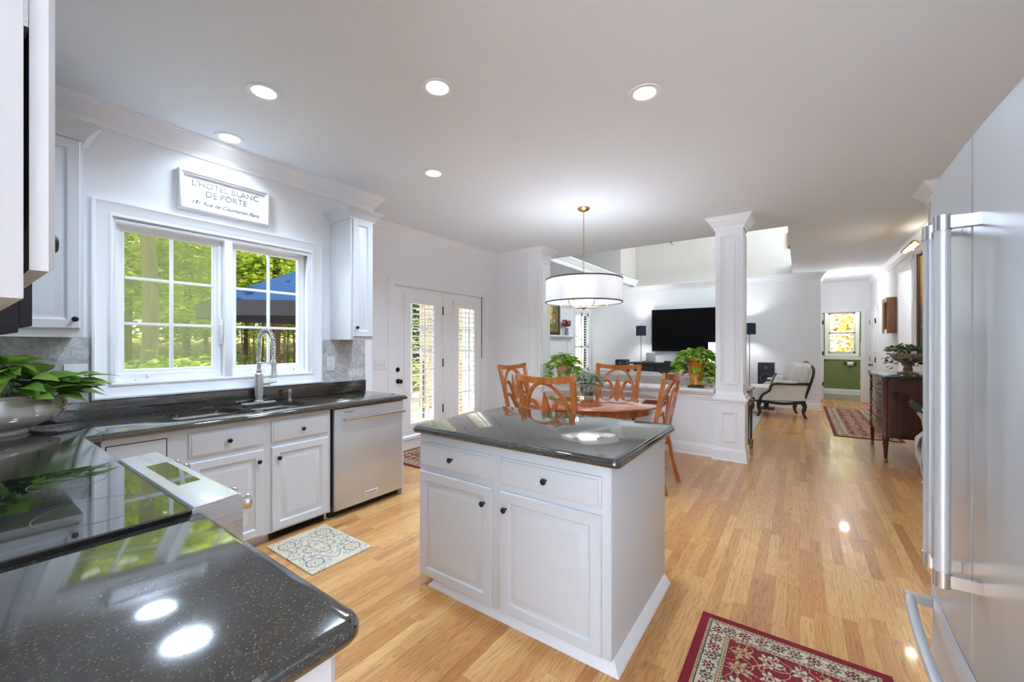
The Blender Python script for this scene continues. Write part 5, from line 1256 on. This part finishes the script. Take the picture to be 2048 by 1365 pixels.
# picture lamp, shadow box, wooden ornament
pl2 = thing('picture_lamp', (1.38, 7.25, 2.60), 'brass picture lamp on a thin arm over the painting on the right wall', 'lamp')
obj('arm', MB().tube(spline([(1.378, 7.3, 2.72), (1.30, 7.3, 2.70), (1.22, 7.3, 2.62), (1.17, 7.3, 2.655)], 5), .006, 8), M['brass'], pl2)
R = []
for yy in (6.98, 7.0, 7.60, 7.62):
    k = .6 if yy in (6.98, 7.62) else 1; R.append([(1.16+k*r_*math.cos(a), yy, 2.655+k*r_*math.sin(a)) for r_, a in [(.042, math.radians(-20+220*i/12)) for i in range(13)]]+[(1.16+k*.030*math.cos(a), yy, 2.655+k*.030*math.sin(a)) for a in [math.radians(200-220*i/8) for i in range(9)]])
obj('lamp_hood', MB().rings(R), mat('gold_hood', sr(206, 166, 76), .35, .7), pl2)
obj('bulb', MB().tube([(1.16, 7.03, 2.648), (1.16, 7.57, 2.648)], .016, 10), M['glow'], pl2)
l = lamp('POINT', 'picture_lamp_light', (-.20, .05, .02), 5, (1, .93, .8), size=.05); l.parent = pl2
sb = thing('shadow_box', (1.38, 9.95, 1.6), 'deep wooden frame box hanging on the right hall wall', 'frame')
obj('frame', MB().frame((1.379, 9.68, 1.60), (0, 1, 0), (0, 0, 1), (-1, 0, 0), .50, .63, [(0, 0), (0, .13), (.07, .115), (.09, .06), (.12, .05)], False), M['pine'], sb)
obj('picture', MB().box(1.33, 1.34, 9.78, 10.08, 1.70, 2.13), mat('dark_picture', sr(92, 70, 56), .4), sb)
wo = thing('wall_ornament', (-.185, 10.79, 3.5), 'narrow orange wooden ornament high on the upper beige wall', 'ornament')
obj('body', MB().box(-.215, -.165, 10.75, 10.799, 3.56, 3.86), M['pine'], wo, bevel=.006); obj('tip', MB().box(-.205, -.175, 10.76, 10.799, 3.50, 3.56), M['coal'], wo)

# ================================================================== HALL DRESSER, URN, JAR
dr = thing('dresser', (1.05, 7.0, 0), 'bow fronted mahogany dresser with a dark marble top against the right wall', 'dresser')
X0, X1, Y0, Y1 = .80, 1.36, 6.42, 7.58
def bowx(y, x=X0): u = (y-7.0)/.58; return x-.0+.07*(u*u)-.07 if abs(u) <= 1 else x
def bpoly(off=0, n=12): return [(bowx(Y0+.09+(Y1-Y0-.18)*i/n)-off+.06, Y0+.09+(Y1-Y0-.18)*i/n) for i in range(n+1)]
body = bpoly(); obj('body', MB().prism([(X1, Y0+.02), (.84, Y0+.02)]+body+[(.84, Y1-.02), (X1, Y1-.02)], .30, 1.0), M['mahog'], dr)
obj('top', MB().prism([(X1+.01, Y0-.03), (.78, Y0-.03)]+[(x-.03, y) for x, y in bpoly()]+[(.78, Y1+.03), (X1+.01, Y1+.03)], 1.0, 1.035), mat('dark_marble', (.02, .022, .022), .08, coat=.5), dr, bevel=.006)
for k, (za, zb) in enumerate(((.86, .985), (.68, .84), (.50, .665), (.33, .485))):
    pts = bpoly(.012); d = obj('drawer', MB().prism(pts+[(x+.02, y) for x, y in pts[::-1]], za, zb), M['mahog'], dr, bevel=.003)
    for yy in (6.72, 7.28): 
        kx = bowx(yy)+.06-.014; obj('knob', MB().lathe([(.001, 0), (.007, 0), (.007, -.01), (.015, -.018), (.012, -.028), (.001, -.03)], (kx, yy, (za+zb)/2), 14, 'x'), M['brass'], d)
for x, y in ((.825, Y0+.045), (.825, Y1-.045), (X1-.04, Y0+.045), (X1-.04, Y1-.045)):
    obj('post', MB().lathe([(.001, .28), (.034, .28), (.034, .32), (.028, .33), (.028, .95), (.036, .96), (.036, .999), (.001, .999)], (x, y, 0), 16), M['mahog'], dr)
    lg = obj('leg', MB().lathe([(.001, .05), (.015, .05), (.024, .20), (.030, .24), (.020, .255), (.034, .27), (.034, .28), (.001, .28)], (x, y, 0), 14), M['mahog'], dr)
    obj('foot_cap', MB().lathe([(.001, 0), (.014, 0), (.022, .02), (.018, .05), (.001, .05)], (x, y, 0), 12), M['brass'], lg)
obj('side_trim', MB().box(.87, X1-.07, Y0+.012, Y0+.02, .845, .855).box(.87, X1-.07, Y0+.012, Y0+.02, .315, .325), M['espresso'], dr)
ux, uy = 1.07, 6.82
ur = thing('stone_urn', (ux, uy, 1.035), 'weathered stone footed urn standing on the dresser', 'urn')
stn = mat('aged_stone', sr(160, 140, 112), .85); g = NT(stn); g.base(g.ramp(g.noise(g.coord('Object'), 18, 5), [(.35, sr(104, 88, 68)), (.55, sr(166, 146, 118)), (.7, sr(196, 178, 150))]))
obj('urn', MB().lathe([(.04, .035), (.045, .06), (.036, .095), (.06, .135), (.12, .17), (.145, .20), (.165, .235), (.158, .248), (.13, .23), (.001, .22)], (ux, uy, 1.035), 28, cap=False), stn, ur)
obj('foot', MB().prism([(ux+a*.085, uy+b*.085) for a, b in ((-1, -1), (1, -1), (1, 1), (-1, 1))], 1.0355, 1.055).lathe([(.06, .019), (.055, .03), (.03, .04)], (ux, uy, 1.035), 20, cap=False), stn, ur)
for s in (-1, 1): obj('handle', MB().tube(spline([(ux, uy+s*.11, 1.20), (ux, uy+s*.18, 1.21), (ux, uy+s*.18, 1.27), (ux, uy+s*.14, 1.28)], 5), .009, 6), stn, ur)
iv = thing('ivy_plant', (ux, uy, 1.26), 'dark green ivy trailing from the stone urn on the dresser', 'plant')
mb, st = bushy(.20, (ux-.02, uy+.08, 1.29), .16, .22, .12, 190, .050, .22, seed=31, wf=.9)
obj('foliage', mb, M['ivy'], iv); obj('stems', st, M['stem'], iv)
jx, jy = 1.14, 5.98
jr = thing('ceramic_jar', (jx, jy, 0), 'white porcelain garden jar painted with leaves, standing on the floor by the fridge', 'jar')
o_ = obj('jar', MB().lathe([(.001, .02), (.10, .02), (.105, .05), (.12, .10), (.145, .22), (.155, .34), (.145, .42), (.11, .46), (.085, .49), (.10, .60), (.14, .68), (.13, .68), (.09, .60), (.001, .58)], (jx, jy, 0), 64), M['ceramic'], jr)
def jarcol(p):
    n_ = noise.noise(Vector((p.x*18, p.y*18, p.z*14))); q = noise.noise(Vector((p.x*45, p.y*45, p.z*40)))
    if n_ > .30 and p.z < .48: return sr(44, 56, 46) if q > -.15 else sr(96, 110, 84)
    if n_ < -.38 and p.z < .3: return sr(150, 96, 50)
    if abs(p.z-.085) < .005: return sr(80, 92, 110)
    return sr(224, 224, 222)
paint(o_, jarcol); obj('stand', MB().lathe([(.001, 0), (.11, 0), (.115, .012), (.10, .02), (.001, .02)], (jx, jy, 0), 28), mat('amber_wood', sr(190, 130, 62), .4), jr)
tr = MB()
a0, a1 = Vector((.93, 5.86, .755)), Vector((1.20, 5.90, .555))
u = (a1-a0).normalized(); n_ = Vector((0, 1, 0)); b_ = u.cross(n_)
tr.rings([[tuple(a0+n_*y+b_*z+u*t) for y, z in ((0, 0), (.02, .055), (.16, .075), (.18, .02), (.16, .055), (.03, .035))] for t in (0, (a1-a0).length)])
single('metal_tray', tr, mat('dark_grey_metal', sr(92, 96, 96), .35, .6), 'dark grey folded metal tray tilted over the mouth of the porcelain jar', 'tray')

# ================================================================== POWDER ROOM
tp = thing('toilet_paper_holder', (1.13, 14.6, .86), 'black holder with a white paper roll on the green wall', 'paper holder')
obj('bracket', MB().lathe([(.001, 0), (.03, 0), (.03, -.02), (.001, -.02)], (1.02, 14.599, .86), 14, 'y').lathe([(.001, 0), (.03, 0), (.03, -.02), (.001, -.02)], (1.24, 14.599, .86), 14, 'y').tube([(1.02, 14.58, .86), (1.02, 14.54, .86), (1.24, 14.54, .86), (1.24, 14.58, .86)], .008, 8), M['black'], tp)
obj('paper_roll', MB().lathe([(.01, .06), (.055, .06), (.055, .18), (.01, .18)], (1.01, 14.54, .86), 20, 'x'), M['plastic'], tp)
tl = thing('toilet', (1.62, 14.2, 0), 'white toilet just showing at the right of the powder room doorway', 'toilet')
tx = 1.55; ty = 14.15
obj('bowl', MB().lathe([(.001, 0), (.13, 0), (.12, .12), (.11, .22), (.16, .32), (.19, .38), (.19, .40), (.001, .40)], (tx, ty, 0), 28, sx=1.35, sy=.95), M['toilet'], tl)
obj('seat', MB().lathe([(.001, .402), (.19, .402), (.195, .415), (.185, .44), (.001, .445)], (tx, ty, 0), 28, sx=1.33, sy=.96), M['toilet'], tl)
obj('tank', MB().box(1.78, 1.98, ty-.22, ty+.22, .38, .78).box(1.77, 1.99, ty-.23, ty+.23, .78, .81), M['toilet'], tl, bevel=.01)

# ================================================================== OUTSIDE
def hz(x, y):
    d = max(0, -x-9)*.10+max(0, y-12)*.05; return -.45+d+.25*noise.noise(Vector((x*.3, y*.3, 0)))
gx = grid(-34, -3.86, -14, 26, 0, 60, 60); gx.v = [(x, y, hz(x, y)) for x, y, z in gx.v]
gm = mat('forest_floor', sr(96, 78, 50), 1); g = NT(gm); g.base(g.ramp(g.noise(g.coord('Object'), 2.2, 6, .7), [(.3, sr(58, 40, 26)), (.48, sr(104, 78, 48)), (.62, sr(84, 104, 40)), (.75, sr(150, 150, 72))]))
gr = obj('ground', gx, gm); gr['kind'] = 'structure'
struct('patio', MB().box(-8.6, -4.44, 2.0, 8.4, -.10, .06), mat('patio_concrete', sr(226, 222, 214), .8))
bk = mat('brick_wall', sr(120, 90, 74), .9); g = NT(bk); bt = g.n('ShaderNodeTexBrick'); bt.inputs['Scale'].default_value = 1; bt.inputs['Brick Width'].default_value = .21; bt.inputs['Row Height'].default_value = .07; bt.inputs['Mortar Size'].default_value = .008
bt.inputs['Color1'].default_value = (*sr(186, 152, 130), 1); bt.inputs['Color2'].default_value = (*sr(150, 120, 102), 1); bt.inputs['Mortar'].default_value = (*sr(206, 196, 182), 1)
v1 = g.coord('Object', rot=(PI/2, 0, 0)); g.l(v1, bt.inputs['Vector']); g.base(bt.outputs[0])
struct('wall_chimney', MB().box(-6.6, -5.06, 5.9, 7.4, -.5, 6), bk)

def trunk(x, y, r, h, lean=0, seed=0):
    rnd = random.Random(seed); z0 = hz(x, y)-.1; p = [(x+lean*t*h+rnd.uniform(-.04, .04), y+rnd.uniform(-.04, .04), z0+h*t) for t in (0, .03, .15, .3, .5, .75, 1)]
    return MB().tube(spline(p, 3), [r*1.5, r*1.25, r*1.1]+[r*(1.05-.03*i) for i in range(16)], 12)
def leafcloud(seed, n, rx, ry, rz, L, clumps=14):
    rnd = random.Random(seed); mb = MB(); cs = []
    for _ in range(clumps):
        v = Vector([rnd.uniform(-1, 1) for _ in range(3)]); cs.append((v.x*rx*.8, v.y*ry*.8, v.z*rz*.8, rnd.uniform(.25, .5)))
    for k in range(n):
        cx, cy, cz, q = cs[rnd.randrange(clumps)]; v = Vector([rnd.gauss(0, .5) for _ in range(3)])
        p = Vector((cx+v.x*rx*q, cy+v.y*ry*q, cz+v.z*rz*q*.7)); a = rnd.uniform(0, 2*PI)
        d = Vector((math.cos(a), math.sin(a), rnd.uniform(-.5, .2))); nn = Vector((rnd.uniform(-.6, .6), rnd.uniform(-.6, .6), 1)); l_ = L*rnd.uniform(.6, 1.2)
        d.normalize(); nn = (nn-d*nn.dot(d)).normalized(); s_ = d.cross(nn)*l_*.42
        mb.add([tuple(p), tuple(p+d*l_*.5+s_), tuple(p+d*l_-nn*l_*.15), tuple(p+d*l_*.5-s_)], [(0, 1, 2, 3)])
    return mb
def raw(name, mb, m):
    me = bpy.data.meshes.new(name); me.from_pydata(mb.v, [], mb.f); me.materials.append(m); return me
CR = [raw('crown', leafcloud(i+1, 5200, 2.6, 2.6, 2.2, .17), M['tree2' if i % 2 else 'tree']) for i in range(3)]
def tree(x, y, r, h, crowns, label, group=None, bark='bark', lean=0, seed=0):
    t = thing('tree', (x, y, hz(x, y)), label, 'tree', group)
    obj('trunk', trunk(x, y, r, h, lean, seed), M[bark], t)
    for i, (dx, dy, z, s_) in enumerate(crowns):
        o = bpy.data.objects.new('crown', CR[(seed+i) % 3]); COL.objects.link(o); o.parent = t; o.location = (dx, dy, z-hz(x, y)); o.scale = (s_, s_, s_*.9); o.rotation_euler = (0, 0, seed*1.3+i)
tree(-8.9, 2.03, .125, 9, [(-1.5, .8, 4.4, 1.0), (1.0, -1.6, 5.4, .8)], 'tree with the thickest pale trunk, seen through the left sash of the kitchen window', seed=1)
tree(-9.4, 1.62, .10, 9, [(-2.2, -1.5, 4.0, 1.0)], 'slimmer pale trunk beside the thickest one, at the left edge of the kitchen window', seed=2)
tree(-12.2, 5.55, .13, 9, [(-.5, -1.2, 4.3, .9), (-1, 1.4, 3.9, .9)], 'dark trunked tree rising behind the blue patio umbrella', bark='bark2', lean=.02, seed=3)
rnd = random.Random(12); sp_t = []
for (x, y) in ((-13, 2.6), (-15, 4.3), (-16.5, 6.5), (-14.2, 7.6), (-18, 3.2), (-17.5, 9.0), (-19.5, 6.2), (-12.5, 9.6), (-15.5, 11.0), (-20, 11)):
    tree(x, y, rnd.uniform(.07, .13), 9, [(rnd.uniform(-1, 1), rnd.uniform(-1, 1), rnd.uniform(3.0, 4.6), rnd.uniform(.8, 1.1)), (rnd.uniform(-1.5, 1.5), rnd.uniform(-1.5, 1.5), rnd.uniform(2.2, 3.2), rnd.uniform(.5, .7))],
         'leafy forest tree standing in the sunlit woods beyond the patio', 'forest trees beyond the patio', 'bark2', seed=int(-x*10))
for k in range(26):
    d_ = rnd.uniform(9.5, 13.5); a = rnd.uniform(.30, .52); x, y = -d_, d_*a+rnd.uniform(0, .8)
    t = thing('sapling', (x, y, hz(x, y)), 'thin bare stemmed young tree in the brown undergrowth beyond the patio', 'sapling', 'thin saplings in the undergrowth')
    obj('trunk', trunk(x, y, rnd.uniform(.015, .035), rnd.uniform(2.2, 3.4), rnd.uniform(-.04, .04), k), M['bark2'], t)
fo = raw('forest_foliage', leafcloud(77, 15000, 5.0, 13, 4.5, .42, 90), M['tree2'])
o = bpy.data.objects.new('forest_foliage', fo); COL.objects.link(o); o.location = (-25, 8, 5.5); tag(o, 'dense sunlit leaves of the deep forest behind the trees', 'foliage', kind='stuff')
un = raw('undergrowth', leafcloud(78, 9000, 3.0, 8, .8, .16, 60), M['tree'])
o = bpy.data.objects.new('undergrowth', un); COL.objects.link(o); o.location = (-13.5, 6, .35); tag(o, 'low green undergrowth between the forest trunks', 'undergrowth', kind='stuff')
for i, (x, y, h_, lb) in enumerate(((-6.2, 1.25, 1.15, 'leafy shrub low in the left sash of the kitchen window'), (-6.6, 2.1, 1.0, 'low shrub under the window beside the patio, left of the umbrella'))):
    t = thing('shrub', (x, y, hz(x, y)), lb, 'shrub'); o = bpy.data.objects.new('foliage', raw('foliage', leafcloud(90+i, 1500, .7, .7, .6, .13, 10), M['tree'])); COL.objects.link(o); o.parent = t; o.location = (0, 0, h_)
    obj('stems', MB().tube([(x, y, hz(x, y)-.05), (x+.1, y, h_)], .02, 6).tube([(x, y, hz(x, y)-.05), (x-.15, y+.1, h_)], .02, 6), M['bark'], t)
for i, (x, y, n_, s_, lb) in enumerate(((-6.0, 4.70, 42, 1.0, 'arching long leaved plant outside the glass of the left french door'), (-5.55, 5.05, 16, .55, 'small arching plant by the brick outside the right french door'))):
    t = thing('arching_plant', (x, y, .06), lb, 'plant'); mb = MB(); rr = random.Random(i)
    for k in range(n_):
        a = rr.uniform(0, 2*PI); z_ = .1+rr.uniform(.3, 1.9)*s_; leaf(mb, (x+.05*math.cos(a), y+.05*math.sin(a), z_), (math.cos(a), math.sin(a), .9), (0, 0, 1), .75*s_, .05, .8, .1, False)
    obj('foliage', mb, M['lime'], t); obj('stem', MB().tube([(x, y, .06), (x, y, 2.0*s_)], .03, 8), M['bark'], t)
hg_ = thing('shrub', (-7.6, 7.2, .0), 'dense dark green shrub filling the view behind the french door shutters', 'shrub')
o = bpy.data.objects.new('foliage', raw('foliage', leafcloud(55, 5000, 1.0, 2.0, 1.5, .15, 24), M['ivy'])); COL.objects.link(o); o.parent = hg_; o.location = (0, 0, 1.3)
obj('stems', MB().tube([(-7.6, 7.2, -.5), (-7.6, 7.2, 1.5)], .05, 6), M['bark'], hg_)
# patio umbrella
pu = thing('patio_umbrella', (-6.6, 3.35, .06), 'blue patio umbrella open outside the right sash of the kitchen window', 'umbrella')
ux, uy, R0 = -6.6, 3.42, 1.38; zr, za = 1.98, 2.62; cv = MB(); A = [PI/8+PI/4*k for k in range(8)]
top = []; 
for o_ in (0, -.012):
    top.append([(ux+R0*math.cos(a), uy+R0*math.sin(a), zr+o_) for a in A])
cv.rings([[(ux+R0*math.cos(a), uy+R0*math.sin(a), zr) for a in A], [(ux+R0*.5*math.cos(a), uy+R0*.5*math.sin(a), zr+(za-zr)*.52) for a in A], [(ux+.02*math.cos(a), uy+.02*math.sin(a), za) for a in A]], True, False, True)
cvm = mat('blue_canvas', (.009, .021, .052), 1.0); cvm.node_tree.nodes['Principled BSDF'].inputs['Specular IOR Level'].default_value = 0
obj('canopy', cv, cvm, pu, smooth=0)
ln = MB().rings([[(ux+(R0-.01)*math.cos(a), uy+(R0-.01)*math.sin(a), zr-.012) for a in A], [(ux+.02*math.cos(a), uy+.02*math.sin(a), za-.02) for a in A]], True, False, True)
obj('lining', ln, mat('underside_shade', sr(44, 38, 42), .9), pu, smooth=0)  # dark sheet paints the shaded underside of the canopy
vl = MB().rings([[(ux+q*math.cos(a), uy+q*math.sin(a), z_) for a in A] for q, z_ in ((R0+.004, zr+.004), (R0+.008, zr-.20), (R0+.002, zr-.20), (R0-.004, zr-.002))], True, False, False)
obj('valance', vl, M['navyblack'], pu, smooth=0)
obj('pole', MB().tube([(ux, uy, .06), (ux, uy, za+.08)], .02, 10), M['bark2'], pu)
obj('base', MB().lathe([(.001, 0), (.25, 0), (.25, .04), (.05, .07), (.05, .2), (.001, .2)], (ux, uy, .06), 24), M['coal'], pu)
for a in A: obj('rib', MB().tube([(ux, uy, za-.03), (ux+R0*.99*math.cos(a), uy+R0*.99*math.sin(a), zr-.022)], .007, 5), M['pine'], pu)

# trees outside the powder room, fill lamps added in the side room and powder room
for i, (x, y, r_, lb) in enumerate(((.2, 19.5, .16, 'russet leaved tree outside the powder room window, left of centre'), (2.1, 21.5, .12, 'russet leaved tree outside the powder room window, leaning on the right'))):
    t = thing('tree', (x, y, -.4), lb, 'tree'); obj('trunk', MB().tube([(x, y, -.5), (x+.5*i, y, 3), (x-.8*i, y, 6)], [r_*1.1, r_, r_*.8], 10), M['bark'], t)
    me = raw('crown', leafcloud(200+i, 2600, 2.6, 1.6, 2.4, .22, 16), M['autumn' if i == 0 else 'tree2']); o = bpy.data.objects.new('crown', me); COL.objects.link(o); o.parent = t; o.location = (.3, 0, 2.9)
struct('ground_garden', MB().box(-6, 9, 15.2, 30, -.6, -.4), mat('leafy_ground', sr(150, 130, 80), 1))
for (x, y, z, e, lb) in ((2.05, 8.9, CEIL, 5, 'added round ceiling light brightening the side room off the hall'), (1.2, 13.8, CEIL, 14, 'added round ceiling light brightening the powder room')):
    t = thing('fill_dome', (x, y, z), lb, 'ceiling light'); obj('base', MB().lathe([(.001, -.02), (.13, -.02), (.14, 0), (.001, 0)], (x, y, z), 24), M['plastic'], t)
    obj('shade', MB().lathe([(.001, -.09), (.06, -.08), (.11, -.05), (.125, -.02), (.001, -.02)], (x, y, z), 24), M['glow'], t)
    l = lamp('POINT', 'fill_dome_lamp', (0, 0, -.14), e, (1, .98, .95), size=.08); l.parent = t
